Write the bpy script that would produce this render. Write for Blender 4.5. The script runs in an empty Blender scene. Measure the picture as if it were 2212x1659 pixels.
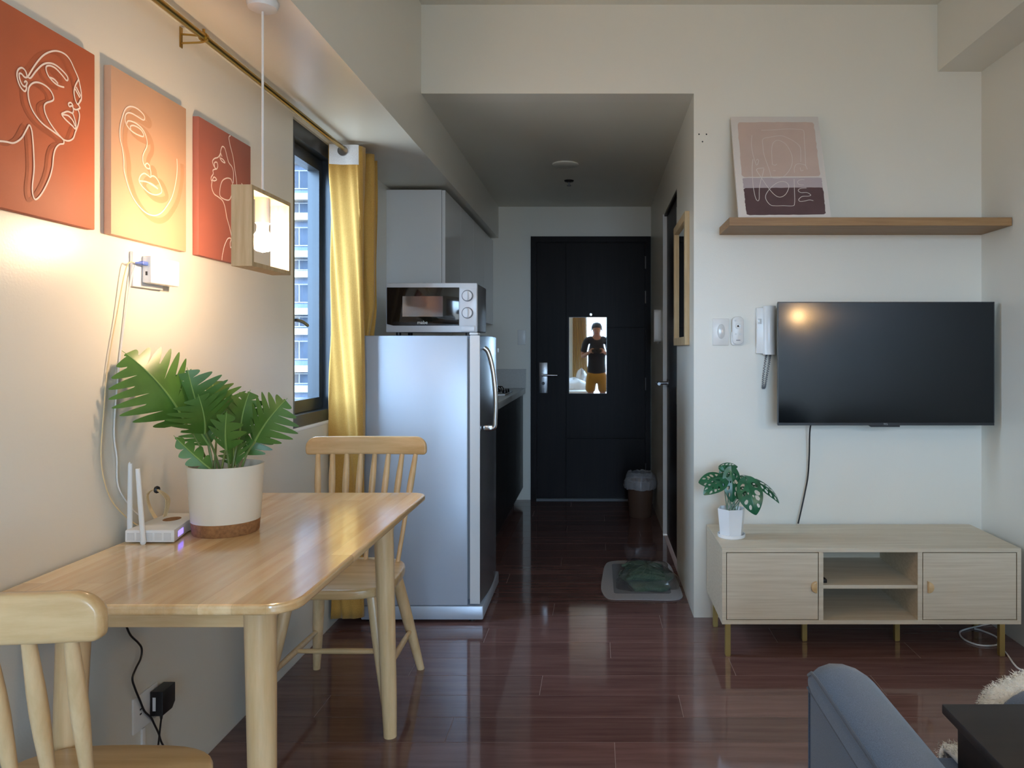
import bpy, bmesh, math, random
from mathutils import Vector, Matrix
from math import pi, sin, cos, radians

scene = bpy.context.scene
COL = scene.collection

# ------------------------------------------------------------------ camera
F = 1640.0                       # focal length in photo pixels
CX, CY, H = 1289.0, 757.0, 1.21  # vanishing point, eye height
cam_d = bpy.data.cameras.new('camera')
cam_d.sensor_width = 36.0
cam_d.lens = F / 2212 * 36.0
cam_d.shift_x = (1106.0 - CX) / 2212
cam_d.shift_y = -(829.5 - CY) / 2212
cam_d.clip_start = 0.01
cam = bpy.data.objects.new('camera', cam_d)
COL.objects.link(cam)
cam.location = (0, 0, H)
cam.rotation_euler = (pi / 2, 0, 0)
scene.camera = cam

# ------------------------------------------------------------------ world and exposure
world = bpy.data.worlds.new('sky')
scene.world = world
world.use_nodes = True
bg = world.node_tree.nodes['Background']
# overcast sky above the horizon, dull city ground below it
wn_ = world.node_tree
w_tc = wn_.nodes.new('ShaderNodeTexCoord')
w_sx = wn_.nodes.new('ShaderNodeSeparateXYZ')
w_rp = wn_.nodes.new('ShaderNodeValToRGB')
w_mr = wn_.nodes.new('ShaderNodeMapRange')
w_mr.inputs['From Min'].default_value = -1
w_mr.inputs['From Max'].default_value = 1
wn_.links.new(w_tc.outputs['Generated'], w_sx.inputs[0])
wn_.links.new(w_sx.outputs['Z'], w_mr.inputs['Value'])
wn_.links.new(w_mr.outputs[0], w_rp.inputs['Fac'])
w_rp.color_ramp.elements[0].position = 0.46
w_rp.color_ramp.elements[0].color = (0.20, 0.20, 0.19, 1)
w_rp.color_ramp.elements[1].position = 0.53
w_rp.color_ramp.elements[1].color = (0.64, 0.82, 1.0, 1)
wn_.links.new(w_rp.outputs['Color'], bg.inputs['Color'])
bg.inputs[1].default_value = 12.0
scene.view_settings.view_transform = 'Standard'
scene.view_settings.look = 'None'
scene.view_settings.gamma = 1
scene.view_settings.use_curve_mapping = False
scene.view_settings.exposure = 1.17
BULB = 150.0
SCONCE = 140.0


def portal(name, loc, rot, sx, sy):
    d = bpy.data.lights.new(name, 'AREA')
    d.shape = 'RECTANGLE'
    d.size, d.size_y = sx, sy
    d.cycles.is_portal = True
    o = bpy.data.objects.new(name, d)
    COL.objects.link(o)
    o.location = loc
    o.rotation_euler = rot


# room numbers (metres)
XL, XR = -1.165, 1.743           # side walls
YB, YE, YR = 3.44, 6.15, -2.60   # tv wall, hall end wall, rear wall
ZC, ZH, ZS = 2.777, 2.374, 2.12  # ceiling, hall ceiling, left beam underside
XS = -0.795                      # left beam face
XH = 0.44                        # hall right wall
WY0, WY1, WZ0 = 2.913, 3.41, 0.894   # side window
RX0, RX1, RZ0, RZ1 = -0.25, 1.45, 0.25, 2.38   # rear window
portal('rear_window_portal', ((RX0 + RX1) / 2, YR - 0.1, (RZ0 + RZ1) / 2), (pi / 2, 0, 0), RX1 - RX0, RZ1 - RZ0)
portal('side_window_portal', (XL - 0.17, (WY0 + WY1) / 2, 1.5), (0, -pi / 2, 0), 1.25, 0.5)


def P(x, y, Y):
    return Vector(((x - CX) * Y / F, Y, H - (y - CY) * Y / F))


# ------------------------------------------------------------------ materials
def C(r, g, b):
    def f(c):
        c /= 255.0
        return c / 12.92 if c <= 0.04045 else ((c + 0.055) / 1.055) ** 2.4
    return (f(r), f(g), f(b), 1)


def nodes_of(name):
    m = bpy.data.materials.new(name)
    m.use_nodes = True
    nt = m.node_tree
    return m, nt, nt.nodes['Principled BSDF']


def mat(name, col, rough=0.5, metal=0.0, spec=0.5, vary=0.06, vscale=6.0, bump=0.0, bscale=60.0, coat=0.0, emit=None, estr=0.0):
    m, nt, b = nodes_of(name)
    b.inputs['Roughness'].default_value = rough
    b.inputs['Metallic'].default_value = metal
    b.inputs['Specular IOR Level'].default_value = spec
    b.inputs['Coat Weight'].default_value = coat
    b.inputs['Coat Roughness'].default_value = 0.08
    tc = nt.nodes.new('ShaderNodeTexCoord')
    if vary > 0:
        n = nt.nodes.new('ShaderNodeTexNoise')
        n.inputs['Scale'].default_value = vscale
        n.inputs['Detail'].default_value = 4
        nt.links.new(tc.outputs['Object'], n.inputs['Vector'])
        r = nt.nodes.new('ShaderNodeValToRGB')
        r.color_ramp.elements[0].position = 0.3
        r.color_ramp.elements[1].position = 0.7
        r.color_ramp.elements[0].color = tuple(c * (1 - vary) for c in col[:3]) + (1,)
        r.color_ramp.elements[1].color = tuple(min(1, c * (1 + vary)) for c in col[:3]) + (1,)
        nt.links.new(n.outputs['Fac'], r.inputs['Fac'])
        nt.links.new(r.outputs['Color'], b.inputs['Base Color'])
    else:
        b.inputs['Base Color'].default_value = col
    if bump > 0:
        n2 = nt.nodes.new('ShaderNodeTexNoise')
        n2.inputs['Scale'].default_value = bscale
        n2.inputs['Detail'].default_value = 3
        nt.links.new(tc.outputs['Object'], n2.inputs['Vector'])
        bp = nt.nodes.new('ShaderNodeBump')
        bp.inputs['Strength'].default_value = bump
        bp.inputs['Distance'].default_value = 0.002
        nt.links.new(n2.outputs['Fac'], bp.inputs['Height'])
        nt.links.new(bp.outputs['Normal'], b.inputs['Normal'])
    if emit:
        b.inputs['Emission Color'].default_value = emit
        b.inputs['Emission Strength'].default_value = estr
    return m


def wood(name, c1, c2, rough=0.35, stretch=(1, 14, 14), scale=3.0, staves=None, coat=0.0, spec=0.5, info=0.0):
    """grain runs along the axis with the smallest stretch; staves=(width,length) tints flush-glued strips along Y"""
    m, nt, b = nodes_of(name)
    b.inputs['Roughness'].default_value = rough
    b.inputs['Coat Weight'].default_value = coat
    b.inputs['Coat Roughness'].default_value = 0.13
    b.inputs['Specular IOR Level'].default_value = spec
    tc = nt.nodes.new('ShaderNodeTexCoord')
    vec = tc.outputs['Object']
    if info:
        oi = nt.nodes.new('ShaderNodeObjectInfo')
        va = nt.nodes.new('ShaderNodeVectorMath')
        va.operation = 'MULTIPLY_ADD'
        va.inputs[1].default_value = (1, 1, 1)
        cx = nt.nodes.new('ShaderNodeCombineXYZ')
        mu = nt.nodes.new('ShaderNodeMath'); mu.operation = 'MULTIPLY'; mu.inputs[1].default_value = 37
        nt.links.new(oi.outputs['Random'], mu.inputs[0])
        nt.links.new(mu.outputs[0], cx.inputs[0]); nt.links.new(mu.outputs[0], cx.inputs[2])
        nt.links.new(vec, va.inputs[0]); nt.links.new(cx.outputs[0], va.inputs[2])
        vec = va.outputs[0]
    mp = nt.nodes.new('ShaderNodeMapping')
    mp.inputs['Scale'].default_value = stretch
    nt.links.new(vec, mp.inputs['Vector'])
    n = nt.nodes.new('ShaderNodeTexNoise')
    n.inputs['Scale'].default_value = scale
    n.inputs['Detail'].default_value = 6
    n.inputs['Roughness'].default_value = 0.62
    nt.links.new(mp.outputs[0], n.inputs['Vector'])
    r = nt.nodes.new('ShaderNodeValToRGB')
    r.color_ramp.elements[0].position = 0.32
    r.color_ramp.elements[1].position = 0.68
    r.color_ramp.elements[0].color = c1
    r.color_ramp.elements[1].color = c2
    nt.links.new(n.outputs['Fac'], r.inputs['Fac'])
    out = r.outputs['Color']
    if staves:
        mp2 = nt.nodes.new('ShaderNodeMapping')
        mp2.inputs['Rotation'].default_value = (0, 0, pi / 2)
        nt.links.new(tc.outputs['Object'], mp2.inputs['Vector'])
        br = nt.nodes.new('ShaderNodeTexBrick')
        br.inputs['Scale'].default_value = 1.0
        br.inputs['Brick Width'].default_value = staves[1]
        br.inputs['Row Height'].default_value = staves[0]
        br.inputs['Mortar Size'].default_value = 0.0004
        br.inputs['Color1'].default_value = (0.84, 0.78, 0.70, 1)
        br.inputs['Color2'].default_value = (1.06, 1.06, 1.06, 1)
        br.inputs['Mortar'].default_value = (0.75, 0.7, 0.62, 1)
        nt.links.new(mp2.outputs[0], br.inputs['Vector'])
        mx = nt.nodes.new('ShaderNodeMix')
        mx.data_type = 'RGBA'
        mx.blend_type = 'MULTIPLY'
        mx.inputs[0].default_value = 1.0
        nt.links.new(out, mx.inputs[6])
        nt.links.new(br.outputs['Color'], mx.inputs[7])
        out = mx.outputs[2]
    if info:
        mr = nt.nodes.new('ShaderNodeMapRange')
        mr.inputs['To Min'].default_value = 1 - info
        mr.inputs['To Max'].default_value = 1 + info
        nt.links.new(oi.outputs['Random'], mr.inputs['Value'])
        hs = nt.nodes.new('ShaderNodeHueSaturation')
        nt.links.new(mr.outputs[0], hs.inputs['Value'])
        nt.links.new(out, hs.inputs['Color'])
        out = hs.outputs[0]
    nt.links.new(out, b.inputs['Base Color'])
    return m


def fabric(name, c1, c2, scale=900.0, rough=0.9, bump=0.3):
    m, nt, b = nodes_of(name)
    b.inputs['Roughness'].default_value = rough
    b.inputs['Sheen Weight'].default_value = 0.25
    tc = nt.nodes.new('ShaderNodeTexCoord')
    n = nt.nodes.new('ShaderNodeTexNoise')
    n.inputs['Scale'].default_value = scale
    n.inputs['Detail'].default_value = 2
    nt.links.new(tc.outputs['Object'], n.inputs['Vector'])
    r = nt.nodes.new('ShaderNodeValToRGB')
    r.color_ramp.elements[0].position = 0.35
    r.color_ramp.elements[1].position = 0.65
    r.color_ramp.elements[0].color = c1
    r.color_ramp.elements[1].color = c2
    nt.links.new(n.outputs['Fac'], r.inputs['Fac'])
    nt.links.new(r.outputs['Color'], b.inputs['Base Color'])
    bp = nt.nodes.new('ShaderNodeBump')
    bp.inputs['Strength'].default_value = bump
    bp.inputs['Distance'].default_value = 0.0008
    nt.links.new(n.outputs['Fac'], bp.inputs['Height'])
    nt.links.new(bp.outputs['Normal'], b.inputs['Normal'])
    return m


def glassy(name, tint=(0.86, 0.93, 1.0, 1), rough=0.02, op=0.0, opcol=(1, 1, 1, 1), ior=1.45):
    """thin pane or film: transparent with a fresnel reflection, op adds a milky share"""
    m = bpy.data.materials.new(name)
    m.use_nodes = True
    nt = m.node_tree
    nt.nodes.clear()
    out = nt.nodes.new('ShaderNodeOutputMaterial')
    tr = nt.nodes.new('ShaderNodeBsdfTransparent'); tr.inputs[0].default_value = tint
    gl = nt.nodes.new('ShaderNodeBsdfGlossy'); gl.inputs['Roughness'].default_value = rough
    lw = nt.nodes.new('ShaderNodeLayerWeight'); lw.inputs[0].default_value = 0.5
    pw = nt.nodes.new('ShaderNodeMath'); pw.operation = 'POWER'; pw.inputs[1].default_value = 5.0
    fr = nt.nodes.new('ShaderNodeMath'); fr.operation = 'MULTIPLY_ADD'
    f0 = ((ior - 1) / (ior + 1)) ** 2
    fr.inputs[1].default_value = 1 - f0; fr.inputs[2].default_value = f0
    nt.links.new(lw.outputs['Facing'], pw.inputs[0]); nt.links.new(pw.outputs[0], fr.inputs[0])
    mx = nt.nodes.new('ShaderNodeMixShader')
    nt.links.new(fr.outputs[0], mx.inputs[0]); nt.links.new(tr.outputs[0], mx.inputs[1]); nt.links.new(gl.outputs[0], mx.inputs[2])
    last = mx
    if op > 0:
        df = nt.nodes.new('ShaderNodeBsdfDiffuse'); df.inputs[0].default_value = opcol
        m2 = nt.nodes.new('ShaderNodeMixShader'); m2.inputs[0].default_value = op
        nt.links.new(mx.outputs[0], m2.inputs[1]); nt.links.new(df.outputs[0], m2.inputs[2])
        last = m2
    nt.links.new(last.outputs[0], out.inputs[0])
    return m


M = {}
M['wall'] = mat('wall_paint', C(226, 222, 210), rough=0.34, vary=0.012, vscale=2, bump=0.12, bscale=170)
M['ceil'] = mat('ceiling_paint', C(224, 221, 208), rough=0.45, vary=0.012, vscale=2, bump=0.06, bscale=120)
M['plank'] = wood('dark_laminate', C(100, 71, 66), C(122, 90, 84), rough=0.07, stretch=(1.2, 16, 1), scale=2.2, info=0.16, spec=0.62)
M['joint'] = mat('plank_joint', C(152, 128, 120), rough=0.5, vary=0.1)
M['rubber'] = wood('rubberwood', C(232, 190, 134), C(250, 220, 172), rough=0.2, stretch=(14, 1, 14), scale=2.6, staves=(0.062, 0.42), coat=0.7)
M['pine'] = wood('pale_rubberwood', C(208, 172, 122), C(230, 198, 152), rough=0.36, stretch=(12, 12, 1), scale=3.0, coat=0.15)
M['pinex'] = wood('pale_rubberwood_cross', C(204, 164, 110), C(228, 194, 144), rough=0.34, stretch=(1, 12, 12), scale=3.0, coat=0.2)
M['lampwood'] = wood('lamp_oak', C(186, 156, 112), C(208, 182, 140), rough=0.55, stretch=(20, 20, 1.5), scale=3)
M['oakshelf'] = wood('shelf_oak', C(138, 101, 62), C(164, 126, 82), rough=0.5, stretch=(1, 20, 30), scale=4)
M['paleoak'] = wood('console_pale_oak', C(202, 186, 160), C(220, 207, 184), rough=0.5, stretch=(1, 14, 34), scale=3.4)
M['black_wood'] = wood('espresso_door', C(20, 15, 15), C(29, 22, 21), rough=0.4, spec=0.1, stretch=(16, 16, 1), scale=3)
M['dark_table'] = wood('espresso_table', C(38, 33, 32), C(50, 44, 42), rough=0.4, stretch=(1, 12, 12), scale=3)
M['white_pl'] = mat('white_plastic', C(232, 231, 228), rough=0.32, vary=0.01)
M['white_cable'] = mat('white_cable', C(230, 226, 220), rough=0.5, vary=0.02)
M['black_pl'] = mat('black_plastic', C(20, 20, 22), rough=0.38, vary=0.05)
M['grey_pl'] = mat('grey_plastic', C(110, 112, 116), rough=0.45, vary=0.03)
M['fridge'] = mat('silver_paint', C(186, 194, 206), rough=0.34, metal=0.25, vary=0.012, vscale=3)
M['fridge_door'] = mat('fridge_door_steel', C(150, 155, 163), rough=0.27, metal=0.75, vary=0.015)
M['fridge_edge'] = mat('fridge_door_edge', C(205, 205, 205), rough=0.4, metal=0.15, vary=0.01)
M['chrome'] = mat('brushed_chrome', C(200, 200, 200), rough=0.22, metal=1.0, vary=0.02)
M['steel'] = mat('steel', C(150, 150, 152), rough=0.3, metal=1.0, vary=0.03)
M['brass'] = mat('brass', C(178, 146, 78), rough=0.28, metal=1.0, vary=0.04)
M['gold_leg'] = mat('gold_legs', C(176, 152, 92), rough=0.42, metal=0.6, vary=0.03)
M['microwave'] = mat('microwave_silver', C(208, 208, 210), rough=0.4, metal=0.2, vary=0.01)
M['microglass'] = mat('microwave_door_glass', C(26, 22, 20), rough=0.06, spec=0.7, vary=0)
M['microwin'] = mat('microwave_window', C(74, 66, 62), rough=0.08, spec=0.7, vary=0.04, vscale=300)
M['screen'] = mat('tv_screen', C(8, 11, 13), rough=0.11, spec=0.4, vary=0)
M['tvframe'] = mat('tv_frame', C(26, 27, 30), rough=0.35, vary=0.02)
M['mirror'] = mat('mirror_silver', C(236, 240, 240), rough=0.015, metal=1.0, vary=0)
M['frame_blue'] = mat('window_aluminium', C(40, 48, 56), rough=0.28, metal=0.35, vary=0.03)
M['pane'] = glassy('window_glass')
M['curtain'] = fabric('mustard_curtain', C(180, 134, 54), C(200, 156, 76), scale=500, rough=0.8, bump=0.2)
M['curtain_head'] = fabric('curtain_white_heading', C(214, 214, 216), C(232, 232, 234), scale=500)
M['cab_white'] = mat('white_gloss_cabinet', C(214, 214, 212), rough=0.16, vary=0.008)
M['cab_dark'] = mat('dark_cabinet', C(24, 21, 21), rough=0.4, vary=0.05)
M['counter'] = mat('counter_stone', C(196, 196, 192), rough=0.2, vary=0.05, vscale=90)
M['ceramic'] = mat('white_ceramic', C(236, 236, 236), rough=0.25, vary=0.01)
M['pot'] = mat('cream_pot', C(226, 217, 198), rough=0.5, vary=0.015)
M['cork'] = mat('cork_band', C(150, 104, 62), rough=0.8, vary=0.25, vscale=120, bump=0.4, bscale=200)
M['soil'] = mat('soil', C(70, 54, 40), rough=0.95, vary=0.3, vscale=80, bump=0.6, bscale=120)
M['leaf'] = mat('philodendron_leaf', C(74, 112, 44), rough=0.36, vary=0.22, vscale=16)
M['rib'] = mat('leaf_rib', C(128, 158, 84), rough=0.5, vary=0.05)
M['leaf2'] = mat('monstera_leaf', C(34, 92, 60), rough=0.3, vary=0.3, vscale=25)
M['stem'] = mat('stem', C(104, 120, 62), rough=0.5, vary=0.15, vscale=30)
M['stem2'] = mat('stem_pale', C(120, 144, 120), rough=0.5, vary=0.1, vscale=30)
M['can1'] = mat('terracotta_canvas', C(188, 100, 66), rough=0.6, vary=0.1, vscale=4, bump=0.15, bscale=900)
M['can2'] = mat('peach_canvas', C(212, 168, 136), rough=0.6, vary=0.04, vscale=4, bump=0.15, bscale=900)
M['can3'] = mat('brick_red_canvas', C(166, 96, 80), rough=0.6, vary=0.05, vscale=4, bump=0.15, bscale=900)
M['ink_white'] = mat('white_ink', C(244, 226, 214), rough=0.6, vary=0.01)
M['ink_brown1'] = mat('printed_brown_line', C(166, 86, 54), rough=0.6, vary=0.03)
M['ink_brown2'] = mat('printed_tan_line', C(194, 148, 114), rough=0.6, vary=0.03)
M['paper'] = mat('offwhite_canvas', C(222, 214, 208), rough=0.7, vary=0.015)
M['blush'] = mat('blush_print', C(202, 178, 166), rough=0.7, vary=0.05, vscale=9)
M['mauve'] = mat('mauve_print', C(186, 172, 176), rough=0.7, vary=0.03, vscale=9)
M['plum'] = mat('plum_print', C(94, 70, 72), rough=0.7, vary=0.1, vscale=14)
M['sofa'] = fabric('slate_blue_upholstery', C(66, 80, 100), C(92, 106, 126), scale=700, rough=0.92, bump=0.35)
M['piping'] = fabric('dark_piping', C(40, 48, 62), C(56, 66, 82), scale=700)
M['fur'] = mat('white_faux_fur', C(240, 234, 222), rough=0.9, vary=0.05, vscale=50)
M['mat'] = fabric('grey_mat', C(132, 128, 128), C(150, 146, 146), scale=600, rough=0.95)
M['mat2'] = fabric('dark_grey_mat', C(66, 64, 66), C(80, 78, 80), scale=600, rough=0.95)
M['cloth_green'] = fabric('dark_green_cloth', C(56, 78, 64), C(86, 108, 90), scale=300, rough=0.9)
M['film'] = glassy('clear_film', tint=(0.96, 0.96, 0.96, 1), rough=0.06, op=0.0, opcol=(0.9, 0.9, 0.9, 1), ior=1.5)
M['liner'] = glassy('bin_liner', tint=(0.9, 0.9, 0.92, 1), rough=0.2, op=0.22, opcol=(0.8, 0.8, 0.82, 1))
M['bin'] = mat('brown_bin', C(96, 72, 58), rough=0.45, vary=0.08)
M['bulb'] = mat('lit_bulb', C(255, 240, 210), rough=0.4, vary=0, emit=(1.0, 0.69, 0.43, 1), estr=BULB)
M['sconce'] = mat('lit_globe', C(255, 240, 210), rough=0.4, vary=0, emit=(1.0, 0.60, 0.26, 1), estr=SCONCE)
M['led'] = mat('blue_led', C(120, 120, 255), rough=0.4, vary=0, emit=(0.22, 0.16, 1.0, 1), estr=1.1)
M['blue_plug'] = mat('blue_plug', C(70, 100, 180), rough=0.4, vary=0.03)
M['yellow_cable'] = mat('cream_fibre_cable', C(222, 196, 150), rough=0.5, vary=0.03)
M['facade'] = mat('facade_paint', C(84, 95, 113), rough=0.9, vary=0.05, vscale=0.8, spec=0.0)
M['slab'] = mat('facade_slab', C(124, 126, 128), rough=0.9, vary=0.03, vscale=1, spec=0.0)
M['facade_glass'] = mat('facade_glass', C(54, 62, 74), rough=0.5, spec=0.03, vary=0.2, vscale=1)
M['skin'] = mat('skin', C(176, 128, 102), rough=0.55, vary=0.05, vscale=20)
M['hair'] = mat('black_hair', C(22, 20, 20), rough=0.5, vary=0.2, vscale=60)
M['shirt'] = fabric('black_shirt', C(26, 27, 34), C(38, 39, 48), scale=300)
M['shorts'] = fabric('mustard_shorts', C(158, 114, 34), C(184, 138, 52), scale=300)
M['linen'] = fabric('white_linen', C(212, 216, 222), C(228, 231, 236), scale=300)
M['eye'] = mat('eye_dark', C(18, 14, 12), rough=0.2, vary=0)
M['lip'] = mat('lips', C(150, 92, 80), rough=0.5, vary=0)


# ------------------------------------------------------------------ mesh helpers
WORLD = {}   # things whose parts are written in room coordinates


class B:
    def __init__(self):
        self.bm = bmesh.new()

    def merge(self, tmp):
        me = bpy.data.meshes.new('tmp')
        tmp.to_mesh(me)
        tmp.free()
        self.bm.from_mesh(me)
        bpy.data.meshes.remove(me)

    def box(self, x0, x1, y0, y1, z0, z1, bev=0.0, seg=2):
        t = bmesh.new()
        bmesh.ops.create_cube(t, size=1)
        for v in t.verts:
            v.co = Vector((x0 + (v.co.x + .5) * (x1 - x0), y0 + (v.co.y + .5) * (y1 - y0), z0 + (v.co.z + .5) * (z1 - z0)))
        if bev > 0:
            bmesh.ops.bevel(t, geom=list(t.edges), offset=bev, segments=seg, affect='EDGES', profile=0.5)
        self.merge(t)
        return self

    def cyl(self, p0, p1, r0, r1=None, n=16, rings=1, prof=None):
        p0, p1 = Vector(p0), Vector(p1)
        r1 = r0 if r1 is None else r1
        d = (p1 - p0).normalized()
        a = d.orthogonal().normalized()
        b = d.cross(a)
        bm = self.bm
        prev = None
        first = None
        for i in range(rings + 1):
            k = i / rings
            r = prof(k) if prof else r0 + (r1 - r0) * k
            c = p0.lerp(p1, k)
            ring = [bm.verts.new(c + (a * cos(2 * pi * j / n) + b * sin(2 * pi * j / n)) * r) for j in range(n)]
            if prev:
                for j in range(n):
                    bm.faces.new((prev[j], prev[(j + 1) % n], ring[(j + 1) % n], ring[j]))
            else:
                first = ring
            prev = ring
        bm.faces.new(list(reversed(first)))
        bm.faces.new(prev)
        return self

    def tube(self, pts, r, n=8, sub=6, rad=None):
        pts = smooth([Vector(p) for p in pts], sub) if sub > 1 else [Vector(p) for p in pts]
        bm = self.bm
        up = None
        rings = []
        for i, p in enumerate(pts):
            t = (pts[min(i + 1, len(pts) - 1)] - pts[max(i - 1, 0)])
            t = t.normalized() if t.length > 1e-9 else Vector((0, 0, 1))
            if up is None:
                up = t.orthogonal().normalized()
            up = (up - t * up.dot(t))
            up = up.normalized() if up.length > 1e-6 else t.orthogonal().normalized()
            s = t.cross(up)
            rr = rad(i / (len(pts) - 1)) if rad else r
            rings.append([bm.verts.new(p + (up * cos(2 * pi * j / n) + s * sin(2 * pi * j / n)) * rr) for j in range(n)])
        for a, b in zip(rings, rings[1:]):
            for j in range(n):
                bm.faces.new((a[j], a[(j + 1) % n], b[(j + 1) % n], b[j]))
        bm.faces.new(list(reversed(rings[0])))
        bm.faces.new(rings[-1])
        return self

    def lathe(self, prof, c=(0, 0, 0), n=32, axis='z'):
        bm = self.bm
        rings = []
        for r, z in prof:
            ring = []
            for j in range(n):
                a = 2 * pi * j / n
                q = Vector((r * cos(a), r * sin(a), z))
                if axis == 'x':
                    q = Vector((q.z, q.x, q.y))
                elif axis == 'y':
                    q = Vector((q.x, q.z, -q.y))
                ring.append(bm.verts.new(q + Vector(c)))
            rings.append(ring)
        for a, b in zip(rings, rings[1:]):
            for j in range(n):
                bm.faces.new((a[j], a[(j + 1) % n], b[(j + 1) % n], b[j]))
        if prof[0][0] > 1e-5:
            bm.faces.new(list(reversed(rings[0])))
        if prof[-1][0] > 1e-5:
            bm.faces.new(rings[-1])
        bmesh.ops.remove_doubles(bm, verts=bm.verts, dist=1e-6)
        return self

    def prism(self, poly, a0, a1, plane='xy', bev=0.0, seg=2):
        """poly in the plane, extruded along the remaining axis from a0 to a1"""
        t = bmesh.new()

        def q(u, v, w):
            return {'xy': Vector((u, v, w)), 'xz': Vector((u, w, v)), 'yz': Vector((w, u, v))}[plane]
        lo = [t.verts.new(q(u, v, a0)) for u, v in poly]
        hi = [t.verts.new(q(u, v, a1)) for u, v in poly]
        f0 = t.faces.new(lo)
        f1 = t.faces.new(hi)
        for i in range(len(poly)):
            j = (i + 1) % len(poly)
            t.faces.new((lo[i], lo[j], hi[j], hi[i]))
        bmesh.ops.recalc_face_normals(t, faces=t.faces)
        if bev > 0:
            es = [e for e in t.edges if f0 in e.link_faces or f1 in e.link_faces]
            bmesh.ops.bevel(t, geom=es, offset=bev, segments=seg, affect='EDGES', profile=0.5)
        self.merge(t)
        return self

    def grid(self, rows):
        """rows: list of lists of points"""
        bm = self.bm
        vs = [[bm.verts.new(p) for p in row] for row in rows]
        for a, b in zip(vs, vs[1:]):
            for j in range(len(a) - 1):
                bm.faces.new((a[j], a[j + 1], b[j + 1], b[j]))
        return self

    def loft(self, rings, caps=True):
        bm = self.bm
        vs = [[bm.verts.new(p) for p in r] for r in rings]
        n = len(vs[0])
        for a, b in zip(vs, vs[1:]):
            for j in range(n):
                bm.faces.new((a[j], a[(j + 1) % n], b[(j + 1) % n], b[j]))
        if caps:
            bm.faces.new(list(reversed(vs[0])))
            bm.faces.new(vs[-1])
        return self

    def move(self, mtx):
        bmesh.ops.transform(self.bm, matrix=mtx, verts=self.bm.verts)
        return self


def smooth(pts, sub):
    """Catmull-Rom through points"""
    if len(pts) < 3:
        return [pts[0].lerp(pts[-1], i / sub) for i in range(sub + 1)]
    out = []
    for i in range(len(pts) - 1):
        p0 = pts[max(i - 1, 0)]; p1 = pts[i]; p2 = pts[i + 1]; p3 = pts[min(i + 2, len(pts) - 1)]
        for k in range(sub):
            t = k / sub
            out.append(0.5 * ((2 * p1) + (p2 - p0) * t + (2 * p0 - 5 * p1 + 4 * p2 - p3) * t * t + (3 * p1 - p0 - 3 * p2 + p3) * t ** 3))
    out.append(pts[-1])
    return out


def rrect(x0, x1, y0, y1, r, n=6):
    if not isinstance(r, (tuple, list)):
        r = (r,) * 4
    out = []
    for (cx, cy, a, rr) in ((x1 - r[0], y0 + r[0], -pi / 2, r[0]), (x1 - r[1], y1 - r[1], 0, r[1]), (x0 + r[2], y1 - r[2], pi / 2, r[2]), (x0 + r[3], y0 + r[3], pi, r[3])):
        for k in range(n + 1):
            t = a + pi / 2 * k / n
            out.append((cx + rr * cos(t), cy + rr * sin(t)))
    return out


def ribbon(b, pts, w, nrm, sub=6):
    """flat printed line of width w along 3D points"""
    pts = smooth([Vector(p) for p in pts], sub)
    nrm = Vector(nrm).normalized()
    rows = []
    for i, p in enumerate(pts):
        t = pts[min(i + 1, len(pts) - 1)] - pts[max(i - 1, 0)]
        if t.length < 1e-9:
            continue
        s = nrm.cross(t.normalized()) * (w / 2)
        p = p + nrm * (1e-6 * i)
        rows.append([p - s, p + s])
    b.grid(rows)


def obj(name, b, m, parent=None, shade=35, dbl=False):
    bm = b.bm if isinstance(b, B) else b
    if parent is not None and WORLD.get(parent.name) is not None:
        bmesh.ops.translate(bm, verts=bm.verts, vec=-WORLD[parent.name])
    bmesh.ops.recalc_face_normals(bm, faces=bm.faces)
    me = bpy.data.meshes.new(name)
    bm.to_mesh(me)
    bm.free()
    me.materials.append(M[m] if isinstance(m, str) else m)
    if shade:
        for p in me.polygons:
            p.use_smooth = True
        me.set_sharp_from_angle(angle=radians(shade))
    o = bpy.data.objects.new(name, me)
    COL.objects.link(o)
    if parent is not None:
        o.parent = parent
        if WORLD.get(parent.name) is not None and o.name not in WORLD:
            WORLD[o.name] = WORLD[parent.name]
    return o


def tag(o, label, cat, group=None):
    o['label'] = label
    o['category'] = cat
    if group:
        o['group'] = group
    return o


def thing(name, label, cat, loc=(0, 0, 0), rotz=0.0, group=None, world=True):
    o = bpy.data.objects.new(name, None)
    o.empty_display_size = 0.05
    COL.objects.link(o)
    o.location = loc
    o.rotation_euler = (0, 0, rotz)
    tag(o, label, cat, group)
    if world:
        WORLD[o.name] = Vector(loc)
    return o


def struct(name, b, m, label=None, parent=None, shade=35):
    o = obj(name, b, m, parent, shade)
    o['kind'] = 'structure'
    if label:
        o['label'] = label
    return o


def copy_tree(o, parent=None):
    c = o.copy()
    COL.objects.link(c)
    c.parent = parent
    for ch in list(o.children):
        copy_tree(ch, c)
    return c


# ================================================================== STRUCTURE
T = 0.12
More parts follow.
